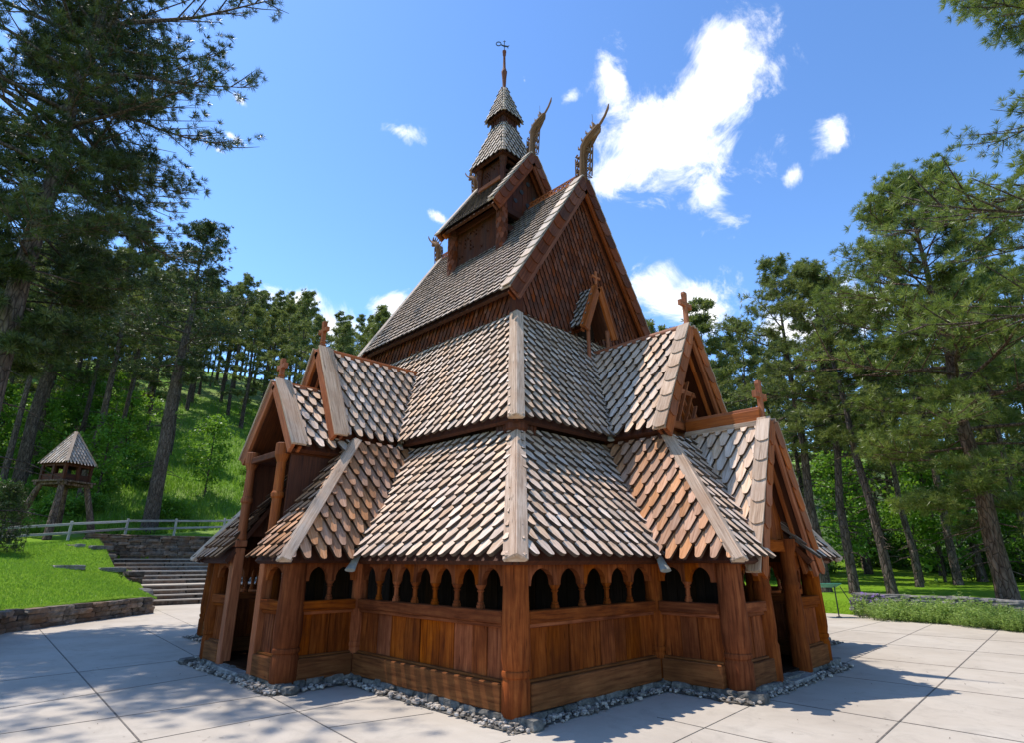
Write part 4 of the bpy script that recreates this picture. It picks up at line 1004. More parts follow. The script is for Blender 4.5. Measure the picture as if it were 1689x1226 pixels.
# stairs
rgs = random.Random(31)
stairs = thing('stone_stairs', 'wide dark stone stairs with pale treads climbing to the meadow', 'stairs', (-24.5, 6, G))
xs, zt_ = -24.45, -.10
def add_step(x, z, depth, ri):
    m = MB(); y0_ = 1.7 if x > -26.5 else (1.05 if x > -29 else .75); y = y0_ + rgs.uniform(-.1, .1)
    while y < 13.5:
        w = rgs.uniform(.9, 2.2); rock_add(m, (x - .18 + rgs.uniform(-.02, .02), y + w / 2, z - ri / 2 - .02), (.46, w * 1.01, ri + .05), rgs, rz=rgs.uniform(-.01, .01), power=.12, n=4, jit=.03); y += w
    o = m.build('step', 'stone'); o.parent = stairs; o.location = (24.5, -6, -G)
    m = MB(); m.box((x - depth / 2 + .01, (y0_ + 13.4) / 2 + .1, z + .008), Y, X, Z, 13.4 - y0_, depth + .10, .05); t = m.build('tread', 'concrete'); t.parent = o
for grp, land in ((4, 1.7), (3, 1.9), (4, .5)):
    for k in range(grp):
        zt_ += .192; dep = .42 if k < grp - 1 else land
        add_step(xs, zt_, dep, .19); xs -= dep
stone_wall('stone_wall', [(-31.4, .3), (-31.55, 14)], 1.0, 1.0, .5, 'dark stone retaining wall across the top of the stairs', flat(2.02), seed=23, lens=(.3, .9))
stone_wall('stone_wall', [(-29.2, -.5), (-30.9, .3), (-31.0, 1.0)], .75, .8, .5, 'stepped end of dark stone wall left of the upper stairs', flat(1.72), seed=24, lens=(.4, 1.0))
stone_wall('stone_wall', [(-28.0, .75), (-29.6, .55)], .95, .95, .62, 'stubby stone pier beside the middle flight of the stairs', flat(1.05), seed=25, lens=(.4, .8))
stone_wall('stone_wall', [(-25.2, 1.4), (-26.9, 1.05)], 1.0, 1.0, .62, 'stubby stone pier beside the lowest flight of the stairs', flat(.3), seed=26, lens=(.4, .8))
for (x, y, sx, sy, lb) in ((-25.9, .6, .4, 1.1, 'dark flat slab in the lawn touching the lower stair pier'), (-25.0, -1.1, .3, 1.2, 'pale flat slab lying alone in the middle of the lawn'), (-28.6, .5, .4, 1.0, 'dark flat slab in the lawn touching the upper stair pier'), (-28.9, -.3, .25, .4, 'small flat stone at the tip of the upper lawn slab')):
    m = MB(); rock_add(m, (x, y, tz(x, y) + .03), (sx, sy, .2), rg, rz=.25, power=.2, n=4, jit=.06); tag(m.build('stone_slab', 'slab_stone'), lb, 'stone slab')
m = MB(); rock_add(m, (-23.9, 1.45, .22), (.9, .95, .85), rg, power=.7, n=4); tag(m.build('boulder', 'slab_stone'), 'pale pointed boulder at the left foot of the stairs', 'boulder')

# rail fence
fence = thing('rail_fence', 'grey two-rail wooden fence running behind the lawn past the bell tower', 'fence', (-31, 0, 2.8))
FP = [(-26.5, -9.5), (-29.4, -3.6), (-30.9, -.55), (-32.3, 2.1), (-33.1, 4.7), (-33.6, 7.6), (-34.0, 11.0), (-34.2, 15)]
tops = []
for (x, y) in FP:
    z = tz(x, y); m = MB(); m.beam((x, y, z - .3), (x + rg.uniform(-.06, .06), y + rg.uniform(-.06, .06), z + .95), .12, .11, up=(0, 1, 0)); o = m.build('fence_post', 'fence_wood', bevel=.012); o.parent = fence; o.location = (31, 0, -2.8); tops.append((x, y, z))
for a, b in zip(tops[:-1], tops[1:]):
    for h in (.80, .40):
        m = MB(); m.beam((a[0], a[1], a[2] + h + rg.uniform(-.03, .03)), (b[0], b[1], b[2] + h + rg.uniform(-.03, .03)), .05, .12); o = m.build('rail', 'fence_wood', bevel=.012); o.parent = fence; o.location = (31, 0, -2.8)

# bell tower on splayed legs
bx, by = -33.6, -.9; bz = tz(bx, by)
bell = thing('bell_tower', 'small wooden bell tower with shingled pyramid roof on splayed log legs', 'bell tower', (bx, by, bz))
bell.rotation_euler = (0, 0, R(33)); bell.scale = (1.05, 1.05, 1.08)
def bp(mb, name, mat, parent=None, **k): o = mb.build(name, mat, **k); o.parent = parent or bell; return o
for sx in (-1, 1):
    for sy in (-1, 1):
        m = MB(); m.tube([(sx * .66, sy * .66, 2.5), (sx * .95, sy * .95, 1.1), (sx * 1.2, sy * 1.2, -.25)], [.13, .16, .19], n=12); bp(m, 'leg', 'bark_red', smooth=True)
m = MB()
for i in range(6): m.box((0, -.78 + .31 * i, 2.56), X, Y, Z, 1.9, .30, .09)
for s_ in (-1, 1): m.beam((-.95, s_ * .72, 2.45), (.95, s_ * .72, 2.45), .13, .13); m.beam((s_ * .72, -.95, 2.43), (s_ * .72, .95, 2.43), .13, .13)
bp(m, 'platform', 'bark_red', bevel=.01)
m = MB()
for sx in (-1, 0, 1):
    for sy in (-1, 0, 1):
        if sx or sy: m.box((sx * .70, sy * .70, 3.05), Z, X, Y, .95, .14, .14)
for s_ in (-1, 1):
    for z_, h_ in ((2.76, .32), (3.40, .22)): m.box((0, s_ * .70, z_), X, Z, Y, 1.4, h_, .07); m.box((s_ * .70, 0, z_), Y, Z, X, 1.4, h_, .07)
bp(m, 'belfry', 'stain_dark', bevel=.01)
m = MB(); m.lathe((0, 0, 2.85), [(.26, 0), (.24, .06), (.17, .2), (.14, .36), (.06, .42)], n=16); bp(m, 'bell', 'iron', smooth=True)
sh, sl = MB(), MB(); a, b = .84, .05
cc = [(a, -a, 3.42), (-a, -a, 3.42), (-a, a, 3.42), (a, a, 3.42)]; tt = [(b, -b, 5.05), (-b, -b, 5.05), (-b, b, 5.05), (b, b, 5.05)]
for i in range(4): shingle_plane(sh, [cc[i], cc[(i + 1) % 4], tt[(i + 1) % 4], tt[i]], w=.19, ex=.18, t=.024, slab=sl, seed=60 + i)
ro = bp(sh, 'roof', 'roof_grey'); bp(sl, 'roof_boarding', 'stain_dark', ro)
for i in range(4):
    m = MB(); m.beam(V3(*cc[i]) + Z * .07, V3(*tt[i]) + Z * .07, .15, .06); bp(m, 'hip_board', 'board_pale', ro)
m = MB(); m.lathe((0, 0, 4.87), [(.10, 0), (.07, .10), (.025, .16), (.02, .55)], n=10); m.beam((-.14, 0, 5.29), (.14, 0, 5.29), .03, .04); bp(m, 'finial', 'stain_dark', ro)

# ------------------------------------------------------------------ trees
def np_mesh(name, V, F, rnd, mat):
    me = bpy.data.meshes.new(name); n = len(F); k = F.shape[1]
    me.vertices.add(len(V)); me.vertices.foreach_set('co', V.astype(np.float32).ravel())
    me.loops.add(n * k); me.loops.foreach_set('vertex_index', F.astype(np.int32).ravel())
    me.polygons.add(n); me.polygons.foreach_set('loop_start', np.arange(0, n * k, k, dtype=np.int32))
    me.update(calc_edges=True)
    at = me.attributes.new('rnd', 'FLOAT', 'FACE'); at.data.foreach_set('value', rnd.astype(np.float32)); me.materials.append(M[mat]); return me
def nrm(a): return a / (np.linalg.norm(a, axis=-1, keepdims=True) + 1e-9)
def rot_about(v, ax, a):
    return v * math.cos(a) + np.cross(ax, v) * math.sin(a) + ax * np.dot(ax, v) * (1 - math.cos(a))

def pine_data(seed, H, cb_, Rm, nl, nsub, ntuft, nneed, nlen, nw, r0, lean=0., dead=10, full=False, topround=.25, low=None):
    """trunk with limbs (MB) and needle triangles for a ponderosa-like pine of height H"""
    rg = random.Random(seed); ng = np.random.default_rng(seed); mb = MB(); br = mb
    la = rg.uniform(0, 6.28); wob = [(rg.uniform(-.01, .01) * H, rg.uniform(-.01, .01) * H) for _ in range(9)]
    def trunk(t):
        i = min(7, int(t * 8)); f = t * 8 - i; w = [wob[i][q] * (1 - f) + wob[i + 1][q] * f for q in (0, 1)]
        return V3(w[0] * min(1, t * 3) + lean * H * t * math.cos(la), w[1] * min(1, t * 3) + lean * H * t * math.sin(la), H * t)
    ts = [-.02, .0, .015, .05, .12, .25, .4, .55, .7, .85, .97]
    mb.tube([trunk(max(0, t)) + Z * (min(0, t) * H) for t in ts], [r0 * q for q in (1.45, 1.3, 1.12, 1.0, .93, .83, .70, .56, .40, .20, .05)], n=11, r=.5)
    TP_, TD_, TR_ = [], [], []; ga = rg.uniform(0, 6.28)
    for i in range(nl):
        t = cb_ + (1 - cb_) * ((i + rg.random()) / nl) ** .92; q = (t - cb_) / (1 - cb_)
        prof = min(1, .50 + q * 2.2) * (1 - max(0, (q - topround)) / (1 - topround)) ** .75 + .10
        if full: prof = min(1, .75 + q) * (1 - max(0, q - .15) / .85) ** .7 + .10
        if low: prof = prof * (low + (1 - low) * min(1, max(0, (q - .18) / .35)))
        L = Rm * prof * (rg.uniform(.38, 1.0) if rg.random() < .6 else rg.uniform(.9, 1.35)); ga += 2.4 + rg.uniform(-.5, .5)
        el = -.10 + .95 * q ** 1.4 + rg.uniform(-.15, .2)
        d = V3(math.cos(ga) * math.cos(el), math.sin(ga) * math.cos(el), math.sin(el)); p = trunk(t); pts = [p]; n = 6
        side = unit(np.cross(d, Z))
        for k in range(n):
            d = unit(d + Z * (.10 if k > 2 else -.06) + side * rg.uniform(-.16, .16) + Z * rg.uniform(-.08, .08)); p = p + d * L / n; pts.append(p)
        lr = max(.010, min(r0 * .26, .013 * L + .006)); br.tube(pts, [lr * (1 - .85 * k / n) for k in range(n + 1)], n=5, r=.3, cap=False)
        for j in range(ntuft * 2):
            u = .45 + .57 * (j + rg.random()) / (ntuft * 2); k = min(n - 1, int(u * n)); p0 = pts[k] + (pts[k + 1] - pts[k]) * (u * n - k)
            off = V3(rg.gauss(0, 1), rg.gauss(0, 1), rg.gauss(.4, .8)) * .11; TP_.append(p0 + off); TD_.append(unit((pts[k + 1] - pts[k]) / L * n * .8 + off * 2.2 + Z * .5)); TR_.append(rg.uniform(.1, .9))
        for sidx in range(nsub):
            s_ = .28 + .72 * (sidx + rg.random()) / nsub; k = min(n - 1, int(s_ * n)); f = s_ * n - k; b = pts[k] + (pts[k + 1] - pts[k]) * f
            dd = unit(pts[k + 1] - pts[k]); sd = unit(np.cross(dd, Z)) * (1 if sidx % 2 else -1)
            sl = L * (.16 + .28 * (1 - s_) + .04) * rg.uniform(.6, 1.3); sl = max(sl, .3)
            bd = unit(dd * .75 + sd * rg.uniform(.3, 1.0) + Z * rg.uniform(-.15, .45)); e = b + bd * sl + Z * sl * .12
            br.tube([b, (b + e) / 2 + Z * -.03, e], [lr * .35, lr * .26, lr * .12], n=3, r=.3, cap=False)
            base = rg.random() * .5
            for j in range(ntuft):
                u = .25 + .75 * (j + rg.random()) / ntuft; p0 = b + (e - b) * u
                off = V3(rg.gauss(0, 1), rg.gauss(0, 1), rg.gauss(.35, .8)) * (.10 + .06 * sl)
                TP_.append(p0 + off); TD_.append(unit(bd * .9 + off * 2.2 + Z * .55)); TR_.append(min(1, base + rg.random() * .5))
    for i in range(dead):
        t = cb_ * rg.uniform(.25, 1.0); a = rg.uniform(0, 6.28); L = Rm * rg.uniform(.15, .5); p = trunk(t); d = V3(math.cos(a), math.sin(a), rg.uniform(-.35, .15))
        pts = [p, p + d * L * .5, p + d * L - Z * L * .12]; br.tube(pts, [.028, .018, .005], n=4, r=.95, cap=False)
        for w in range(2):
            q0 = p + d * L * (.4 + .3 * w); br.tube([q0, q0 + V3(rg.uniform(-1, 1), rg.uniform(-1, 1), rg.uniform(-.4, .4)) * L * .3], [.012, .004], n=3, r=.95, cap=False)
    P = np.array(TP_); D = np.array(TD_); RR = np.array(TR_); m = len(P)
    dirs = nrm(D[:, None, :] * .75 + nrm(ng.normal(size=(m, nneed, 3))) * .95)
    ln = nlen * ng.uniform(.75, 1.2, size=(m, nneed, 1)); tip = P[:, None, :] + dirs * ln + np.array((0, 0, -.03)) * ln
    sd = nrm(np.cross(dirs, nrm(ng.normal(size=(m, nneed, 3))))) * nw
    mid = P[:, None, :] + dirs * ln * .45
    Vx = np.stack([np.broadcast_to(P[:, None, :], mid.shape), mid + sd, tip, mid - sd], 2).reshape(-1, 3)
    F = np.arange(len(Vx)).reshape(-1, 4); rn = np.clip(np.repeat(RR, nneed) + ng.normal(0, .10, m * nneed), 0, 1)
    return mb, br, Vx, F, rn
def pine(seed, label, group, loc, mat='needle', bark='bark', rz=0., **k):
    t = thing('pine_tree', label, 'pine tree', loc, group); t.rotation_euler = (0, 0, rz)
    mb, br, V, F, rn = pine_data(seed, **k)
    o = mb.build('trunk', bark, smooth=False); o.data.polygons.foreach_set('use_smooth', [True] * len(o.data.polygons)); o.parent = t
    c = bpy.data.objects.new('crown', np_mesh('crown', V, F, rn, mat)); COL.objects.link(c); c.parent = t
    return t
def leafy_data(seed, H, R_, nl, nleaf, ls, base=.25, r0=.06, bush=False):
    rg = random.Random(seed); ng = np.random.default_rng(seed); mb = MB()
    if not bush: mb.tube([(0, 0, -.2), (rg.uniform(-.05, .05), rg.uniform(-.05, .05), H * .35), (rg.uniform(-.12, .12), rg.uniform(-.12, .12), H * .7), (0, 0, H * .97)], [r0 * 1.2, r0, r0 * .6, r0 * .15], n=8, r=.5)
    C = []
    for i in range(nl):
        t = base + (1 - base) * (i + rg.random()) / nl; q = (t - base) / (1 - base); a = i * 2.4 + rg.uniform(-.5, .5)
        L = R_ * (math.sin(math.pi * min(1, .18 + q * .80)) ** .7 if not bush else math.sqrt(max(.02, 1 - q * q * .9))) * rg.uniform(.55, 1.1)
        p = V3(0, 0, H * t * (.8 if not bush else .45)); e = p + V3(math.cos(a), math.sin(a), .5 if not bush else .55 * q + .1) * L
        mb.tube([p, (p + e) / 2 + Z * .04 * L, e], [max(.008, r0 * .35), max(.006, r0 * .22), .004], n=4, r=.3, cap=False)
        for k in range(5): C.append((p + (e - p) * rg.uniform(.35, 1.05) + V3(rg.gauss(0, 1), rg.gauss(0, 1), rg.gauss(0, .8)) * .09 * R_, rg.random()))
    P = np.array([c[0] for c in C]); B = np.array([c[1] for c in C]); ix = ng.integers(0, len(P), nleaf)
    pos = P[ix] + ng.normal(0, 1, (nleaf, 3)) * np.array((.15, .15, .11)) * R_ * .8
    d = nrm(ng.normal(size=(nleaf, 3)) + np.array((0, 0, -.25))); nn = nrm(ng.normal(size=(nleaf, 3)) * .8 + np.array((0, 0, 1.0))); s_ = nrm(np.cross(d, nn)); sz = ls * ng.uniform(.6, 1.3, (nleaf, 1))
    V = np.stack([pos, pos + d * sz * .5 + s_ * sz * .33, pos + d * sz, pos + d * sz * .5 - s_ * sz * .33], 1).reshape(-1, 3)
    V[:, 2] = np.maximum(V[:, 2], .02)
    return mb, V, np.arange(len(V)).reshape(-1, 4), np.clip(B[ix] * .6 + ng.uniform(0, .45, nleaf), 0, 1)
def leafy(name, cat, seed, label, group, loc, mat='leaf', **k):
    t = thing(name, label, cat, loc, group); mb, V, F, rn = leafy_data(seed, **k)
    o = mb.build('trunk' if not k.get('bush') else 'stems', 'bark'); o.parent = t
    c = bpy.data.objects.new('crown' if not k.get('bush') else 'foliage', np_mesh('crown', V, F, rn, mat)); COL.objects.link(c); c.parent = t
    return t
def gl(x, y, dz=-.1): return (x, y, tz(x, y) + dz)

NEAR = dict(nneed=36, nlen=.235, nw=.0095)
MIDK = dict(nneed=18, nlen=.23, nw=.016)
FARK = dict(nneed=13, nlen=.27, nw=.024)
# two big dark pines beside the pavement, left
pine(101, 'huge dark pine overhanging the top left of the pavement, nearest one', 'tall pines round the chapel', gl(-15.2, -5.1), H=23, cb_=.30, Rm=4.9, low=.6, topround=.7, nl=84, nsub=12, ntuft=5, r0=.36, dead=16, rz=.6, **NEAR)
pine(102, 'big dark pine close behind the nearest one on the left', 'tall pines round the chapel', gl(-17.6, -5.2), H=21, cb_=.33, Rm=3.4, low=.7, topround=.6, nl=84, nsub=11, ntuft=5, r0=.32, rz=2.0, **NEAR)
# right-hand pines
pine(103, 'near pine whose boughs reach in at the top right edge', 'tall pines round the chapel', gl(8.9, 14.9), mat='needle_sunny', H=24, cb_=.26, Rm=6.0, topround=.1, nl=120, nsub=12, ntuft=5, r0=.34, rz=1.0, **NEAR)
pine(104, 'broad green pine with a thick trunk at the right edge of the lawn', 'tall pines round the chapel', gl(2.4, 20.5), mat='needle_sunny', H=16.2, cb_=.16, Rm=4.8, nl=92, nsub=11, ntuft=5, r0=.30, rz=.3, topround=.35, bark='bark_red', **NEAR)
# single pines one can tell apart
SING = 'tall pines round the chapel'
pine(110, 'tall straight pine behind the stone stairs, its thick trunk by the fence', SING, gl(-35.4, 3.9), H=21.3, cb_=.44, Rm=3.9, nl=60, nsub=9, ntuft=5, r0=.44, dead=22, **MIDK)
pine(111, 'tall dark pine whose trunk rises just left of the bell tower', SING, gl(-42.3, -2.2), H=20, cb_=.40, Rm=3.8, nl=62, nsub=9, ntuft=5, r0=.40, dead=20, **MIDK)
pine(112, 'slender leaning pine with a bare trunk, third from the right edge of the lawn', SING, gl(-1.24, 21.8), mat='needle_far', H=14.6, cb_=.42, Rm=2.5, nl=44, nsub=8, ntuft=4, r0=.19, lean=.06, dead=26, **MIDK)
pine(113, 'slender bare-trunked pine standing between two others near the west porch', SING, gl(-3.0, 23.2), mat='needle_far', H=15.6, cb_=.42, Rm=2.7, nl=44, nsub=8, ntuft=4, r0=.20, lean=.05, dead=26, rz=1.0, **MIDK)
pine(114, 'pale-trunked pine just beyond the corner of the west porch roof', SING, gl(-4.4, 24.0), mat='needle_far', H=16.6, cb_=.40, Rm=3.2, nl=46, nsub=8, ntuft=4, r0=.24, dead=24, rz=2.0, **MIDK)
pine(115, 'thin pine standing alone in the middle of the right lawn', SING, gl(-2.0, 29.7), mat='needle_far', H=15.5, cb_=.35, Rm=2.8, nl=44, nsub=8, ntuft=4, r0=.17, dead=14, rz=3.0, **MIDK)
# forest: a few individuals, then copies of them
protos = []
for i, (H, cb_, Rm, top) in enumerate(((17, .46, 2.2, .25), (18, .54, 2.4, .35), (15.5, .26, 2.1, .2), (19, .50, 2.6, .3), (14, .22, 2.2, .15))):
    protos.append((H, lambda loc, i=i, H=H, cb_=cb_, Rm=Rm, top=top, **k: pine(200 + i, k['label'], k['group'], loc, mat='needle_far', H=H, cb_=cb_, Rm=Rm, nl=38, nsub=7, ntuft=4, r0=.19, dead=22, topround=top, **FARK)))
made = {}
def forest_pine(i, x, y, h, rz, label, group):
    if i not in made:
        made[i] = protos[i][1](gl(x, y), label=label, group=group); made[i].rotation_euler = (0, 0, rz); s_ = h / protos[i][0]; made[i].scale = (s_, s_, s_); return
    s_ = h / protos[i][0]; copy_thing(made[i], gl(x, y), rz, (s_ * rgf.uniform(.9, 1.15),) * 2 + (s_,), label, group)
rgf = random.Random(77); used = []
def spot(phi, D): a = R(phi); return (5.573 + D * (-.716 * math.cos(a) + .698 * math.sin(a)), -5.499 + D * (.698 * math.cos(a) + .716 * math.sin(a)))
def scatter(n, phi0, phi1, D0, D1, gap, hfun, label, group, ok=lambda p, D: True, pw=1.0):
    tries = 0; k = 0
    while k < n and tries < n * 60:
        tries += 1; phi = rgf.uniform(phi0, phi1); D = D0 + (D1 - D0) * rgf.random() ** pw
        if not ok(phi, D): continue
        x, y = spot(phi, D)
        if any((x - a) ** 2 + (y - b) ** 2 < gap * gap for a, b in used): continue
        used.append((x, y)); forest_pine(rgf.randrange(5), x, y, hfun(D), rgf.uniform(0, 6.28), label, group); k += 1
LH, RH = 'tall slim pine standing in the forest on the grassy hillside behind the stairs', 'tall slim pine standing in the forest beyond the right-hand lawn'
scatter(62, -45, -10.5, 50, 112, 3.2, lambda D: rgf.uniform(15, 19), LH, 'pines in the hillside forest', ok=lambda p, D: not (-30.5 < p < -22 and D < 72) and not (-37 < p < -30 and D < 56), pw=1.2)
scatter(22, -45, -30, 58, 100, 3.0, lambda D: rgf.uniform(12, 16), LH, 'pines in the hillside forest')
scatter(16, -31, -21, 74, 105, 3.2, lambda D: rgf.uniform(14, 18), LH, 'pines in the hillside forest')
scatter(10, -45, -34, 47, 70, 3.6, lambda D: rgf.uniform(17, 22), LH, 'pines in the hillside forest')
scatter(34, 14, 45, 38, 62, 2.9, lambda D: rgf.uniform(15.5, 19), RH, 'pines in the forest beyond the lawn', ok=lambda p, D: D > (46 if 24 < p < 36 else 38))
scatter(26, 12, 46, 60, 100, 4, lambda D: rgf.uniform(13, 18), RH, 'pines in the forest beyond the lawn')
scatter(14, -75, -46, 45, 90, 5, lambda D: rgf.uniform(15, 19), LH, 'pines in the hillside forest')
scatter(14, 46, 78, 42, 80, 5, lambda D: rgf.uniform(15, 19), RH, 'pines in the forest beyond the lawn')
scatter(9, -10, 14, 62, 95, 5, lambda D: rgf.uniform(20, 24), 'tall pine whose crown shows behind the church roofs', 'pines behind the church')

# broad-leaved trees and bushes
BL = 'bright broad-leaved saplings on the slope'
leafy('broadleaf_tree', 'tree', 301, 'bright green young tree on the meadow right of the thick pine trunk', BL, gl(-40.5, 8.2), H=7.2, R_=1.9, nl=26, nleaf=3600, ls=.20, base=.15)
leafy('broadleaf_tree', 'tree', 302, 'bright green young tree on the meadow left of the thick pine trunk', BL, gl(-39.5, 1.6), H=7.4, R_=1.9, nl=26, nleaf=3400, ls=.20, base=.2)
leafy('broadleaf_tree', 'tree', 303, 'bright leafy tree lit by sun behind the bare-trunked pines', 'broad-leaved trees by the right lawn', gl(-5.4, 31.0), H=8.6, R_=2.2, nl=30, nleaf=4600, ls=.20, base=.18)
leafy('broadleaf_tree', 'tree', 304, 'small leaning leafy tree with a bare stem at the edge of the right lawn', 'broad-leaved trees by the right lawn', gl(-2.6, 33.5), H=5.6, R_=2.0, nl=20, nleaf=2600, ls=.17, base=.45)
bush_p = [leafy('bush', 'bush', 320, 'leafy bright bush at the foot of the hillside forest', 'bushes under the hillside forest', gl(-37.2, 5.3), H=2.3, R_=1.5, nl=26, nleaf=2600, ls=.17, bush=True, base=.02, mat='leaf'),
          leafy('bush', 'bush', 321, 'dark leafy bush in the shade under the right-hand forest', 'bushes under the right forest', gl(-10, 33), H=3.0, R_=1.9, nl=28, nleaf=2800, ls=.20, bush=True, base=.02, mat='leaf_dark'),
          leafy('broadleaf_tree', 'tree', 322, 'green leafy young tree in the shade of the hillside forest', 'young trees under the hillside forest', gl(-44, -6), H=6.5, R_=1.9, nl=26, nleaf=3000, ls=.22, base=.12, mat='leaf')]
def many(i, n, p0, p1, D0, D1, s0, s1, label, group, gap=1.6, ok=lambda p, D: True):
    k = 0; t_ = 0; mine = []
    while k < n and t_ < n * 50:
        t_ += 1; phi, D = rgf.uniform(p0, p1), rgf.uniform(D0, D1); x, y = spot(phi, D)
        if not ok(phi, D) or any((x - a) ** 2 + (y - b) ** 2 < gap * gap for a, b in mine): continue
        mine.append((x, y)); s_ = rgf.uniform(s0, s1); copy_thing(bush_p[i], gl(x, y), rgf.uniform(0, 6.28), (s_ * rgf.uniform(.9, 1.2), s_, s_ * rgf.uniform(.85, 1.2)), label, group); k += 1
many(0, 15, -44, -33.5, 44, 60, .6, 1.2, 'leafy bright bush at the foot of the hillside forest', 'bushes under the hillside forest')
many(0, 6, -33, -22, 46, 60, .4, .7, 'leafy bright bush at the foot of the hillside forest', 'bushes under the hillside forest', gap=2.5)
many(2, 12, -45, -34, 50, 75, .8, 1.3, 'green leafy young tree in the shade of the hillside forest', 'young trees under the hillside forest', gap=2.2)
many(2, 5, -20, -12, 70, 95, .7, 1.1, 'green leafy young tree in the shade of the hillside forest', 'young trees under the hillside forest', gap=2.2)
many(1, 40, 14, 46, 42, 62, .6, 1.3, 'dark leafy bush in the shade under the right-hand forest', 'bushes under the right forest', gap=1.7, ok=lambda p, D: D > (52 if 26 < p < 35 else 40))
many(2, 16, 16, 45, 40, 58, .8, 1.35, 'young broad-leaved tree in the shade of the right-hand forest', 'young trees under the right forest', gap=2.4, ok=lambda p, D: D > (50 if 26 < p < 35 else 40))

# fir sapling in its wire cage, at the left edge of the lawn
sx_, sy_ = -27.6, -3.35; sz_ = tz(sx_, sy_)
mb_, br_, V_, F_, r_ = pine_data(400, H=2.6, cb_=.04, Rm=.85, nl=60, nsub=6, ntuft=3, nneed=14, nlen=.10, nw=.010, r0=.045, dead=0, full=True, topround=.0)
fs = thing('fir_sapling', 'little dark fir sapling inside a wire cage on the lawn', 'sapling', (sx_, sy_, sz_)); o = mb_.build('trunk', 'bark'); o.parent = fs
c_ = bpy.data.objects.new('crown', np_mesh('crown', V_, F_, r_, 'needle')); COL.objects.link(c_); c_.parent = fs
m = MB()
for k in range(18):
    a = 2 * math.pi * k / 18; m.tube([(sx_ + .9 * math.cos(a), sy_ + .9 * math.sin(a), sz_), (sx_ + .9 * math.cos(a), sy_ + .9 * math.sin(a), sz_ + 1.1)], .007, n=4)
for h in (.1, .35, .6, .85, 1.1): m.tube([(sx_ + .9 * math.cos(a), sy_ + .9 * math.sin(a), sz_ + h) for a in np.linspace(0, 2 * math.pi, 19)], .006, n=4, cap=False)
tag(m.build('wire_cage', 'iron'), 'round wire cage guarding the little fir sapling', 'wire cage')

# flower bed in front of the right stone wall
def perennial_data(seed, flowers=0):
    ng = np.random.default_rng(seed); rg = random.Random(seed); V = []; rr = []; st = MB(); fl = MB()
    for i in range(60):
        a = rg.uniform(0, 6.28); q = math.sqrt(rg.random()) * .42; b = V3(q * math.cos(a), q * math.sin(a), 0); h = rg.uniform(.45, .85) * (1 - .5 * q); t = b + V3(math.cos(a) * q * .5, math.sin(a) * q * .5, h)
        st.tube([b, t], [.006, .003], n=3, cap=False); tone = rg.random() * .5
        for k in range(26):
            f = rg.uniform(.15, 1); p = b + (t - b) * f; d = unit(V3(rg.gauss(0, 1), rg.gauss(0, 1), .55)); n_ = unit(np.cross(d, V3(rg.gauss(0, 1), rg.gauss(0, 1), 1))); L = rg.uniform(.07, .13) * (1.1 - .45 * f)
            V += [p, p + d * L * .5 + n_ * L * .17, p + d * L - Z * L * .2, p + d * L * .5 - n_ * L * .17]; rr.append(min(1, tone * .7 + f * .35 + rg.random() * .25))
        if i < flowers:
            for k in range(9):
                d = V3(rg.gauss(0, 1), rg.gauss(0, 1), rg.gauss(0, 1)) * .022; c = t + d + Z * .05; fl.add([c + V3(.02, 0, 0), c + V3(0, .02, .008), c - V3(.02, 0, 0), c - V3(0, .02, .008)], [(0, 1, 2, 3)])
    return st, np.array(V), np.arange(len(V)).reshape(-1, 4), np.array(rr), fl
def perennial(seed, label, group, loc, flowers=0):
    t = thing('perennial_plant', label, 'plant', loc, group); st, V, F, rr, fl = perennial_data(seed, flowers)
    o = st.build('stems', 'perennial'); o.parent = t
    c = bpy.data.objects.new('foliage', np_mesh('foliage', V, F, rr, 'perennial')); COL.objects.link(c); c.parent = t
    if flowers: f = fl.build('flowers', 'petal'); f.parent = t
    return t
PG = 'leafy plants along the right stone wall'; PL = 'bushy light green plant in the row before the right stone wall'
pp = [perennial(501, PL, PG, (2.2, 17.8, G)), perennial(502, PL, PG, (5.0, 15.8, G))]
perennial(503, 'light green plant dotted with purple flowers at the near porch end of the bed', PG, (-1.1, 18.15, G), flowers=16)
edge = [(-.55, 18.2), (.95, 18.35), (3.3, 17.15), (6.5, 14.6), (10.3, 11.0)]; rgp = random.Random(9)
for row in (0, 1, 2):
    for i in range(len(edge) - 1):
        a, b = V3(*edge[i], 0), V3(*edge[i + 1], 0); L = np.linalg.norm(b - a); d = (b - a) / L; n_ = V3(d[1], -d[0], 0); u = rgp.uniform(0, .4)
        while u < L:
            p = a + d * u + n_ * (.05 + .33 * row + rgp.uniform(-.1, .1)) ; s_ = rgp.uniform(.75, 1.4) * (1 - .17 * row)
            copy_thing(pp[rgp.randrange(2)], (p[0], p[1], G), rgp.uniform(0, 6.28), (s_, s_, s_ * rgp.uniform(.72, .98)), PL, PG); u += rgp.uniform(.42, .62)
# green-topped stand beside the porch
lx, ly = -1.95, 17.6
lt = thing('reading_stand', 'thin black post carrying a green slanted board by the wall end', 'stand', (lx, ly, G))
m = MB(); m.tube([(0, 0, 0), (0, 0, 1.0)], .022, n=8); m.lathe((0, 0, 0), [(.10, 0), (.10, .015), (.03, .03)], n=12); o = m.build('post', 'iron'); o.parent = lt
m = MB(); m.box((-.25, -.2, 1.03), unit((-.75, -.66, 0)), unit((.66, -.75, .25)), unit((.16, -.19, .97)), .95, .55, .035); o = m.build('board', 'green_cover', bevel=.01); o.parent = lt
m = MB(); m.tube([(.15, .1, 1.0), (.55, .45, .0)], .014, n=6); o = m.build('brace', 'iron'); o.parent = lt
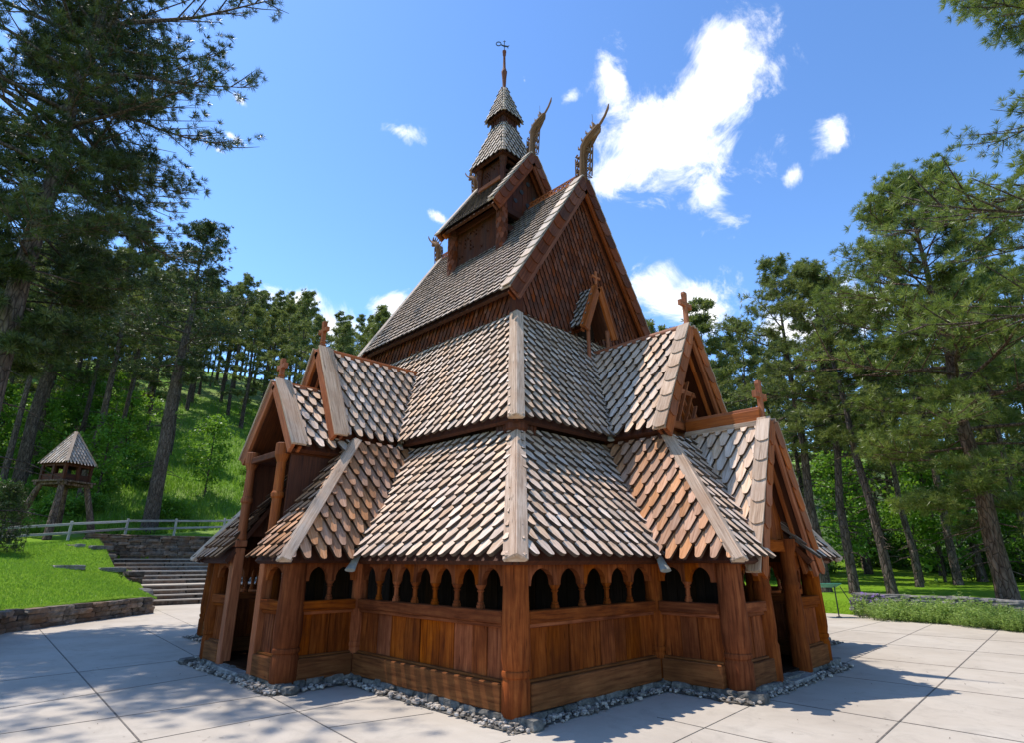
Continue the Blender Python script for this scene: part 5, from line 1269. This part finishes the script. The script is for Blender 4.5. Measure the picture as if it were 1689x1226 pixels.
# second far bench-like log
# short lawn blades, one mass
ng = np.random.default_rng(15); n = 90000
gx = ng.uniform(-31, -14, n); gy = ng.uniform(-7, 1.45, n); gz = np.concatenate([terrain_z(gx[i:i + 8000], gy[i:i + 8000]) for i in range(0, n, 8000)])
keep = (gy < np.where(gx > -26.3, 1.45, .7)) & ((gx + 16.15) * .72 + (gy + 3.65) * .69 < -.25); gx, gy, gz = gx[keep], gy[keep], gz[keep]; n = len(gx)
B = np.stack([gx, gy, gz - .01], 1); a = ng.uniform(0, 6.28, n); w = np.stack([np.cos(a), np.sin(a), 0 * a], 1) * .012
tip = B + np.concatenate([ng.normal(0, .03, (n, 2)), ng.uniform(.04, .10, (n, 1))], 1); V = np.stack([B - w, B + w, tip], 1).reshape(-1, 3)
o = bpy.data.objects.new('lawn_grass', np_mesh('lawn_grass', V, np.arange(len(V)).reshape(-1, 3), np.clip(ng.normal(.45, .28, n), 0, 1), 'grass_blade')); COL.objects.link(o); tag(o, 'short bright mown grass of the lawn above the low wall', 'grass', kind='stuff')
# tall grass on the hillside, one mass
ng = np.random.default_rng(5); n = 70000
ph = np.radians(ng.uniform(-45, -14, n)); Dd = 40.5 + 45 * ng.random(n) ** 1.6
gx = 5.573 + Dd * (-.716 * np.cos(ph) + .698 * np.sin(ph)); gy = -5.499 + Dd * (.698 * np.cos(ph) + .716 * np.sin(ph)); keep = gx < -34.6; gx, gy = gx[keep], gy[keep]; n = len(gx)
gz = np.concatenate([terrain_z(gx[i:i + 8000], gy[i:i + 8000]) for i in range(0, n, 8000)]) - .03
B = np.stack([gx, gy, gz], 1); h = ng.uniform(.18, .55, (n, 1)); a = ng.uniform(0, 6.28, n); w = np.stack([np.cos(a), np.sin(a), 0 * a], 1) * .035
tip = B + np.concatenate([ng.normal(0, .12, (n, 2)), h], 1)
V = np.stack([B - w, B + w, tip], 1).reshape(-1, 3); F = np.arange(len(V)).reshape(-1, 3)
o = bpy.data.objects.new('tall_grass', np_mesh('tall_grass', V, F, np.clip(ng.normal(.45, .25, n), 0, 1), 'grass_blade')); COL.objects.link(o); tag(o, 'bright tall grass growing over the hillside meadow', 'grass', kind='stuff')
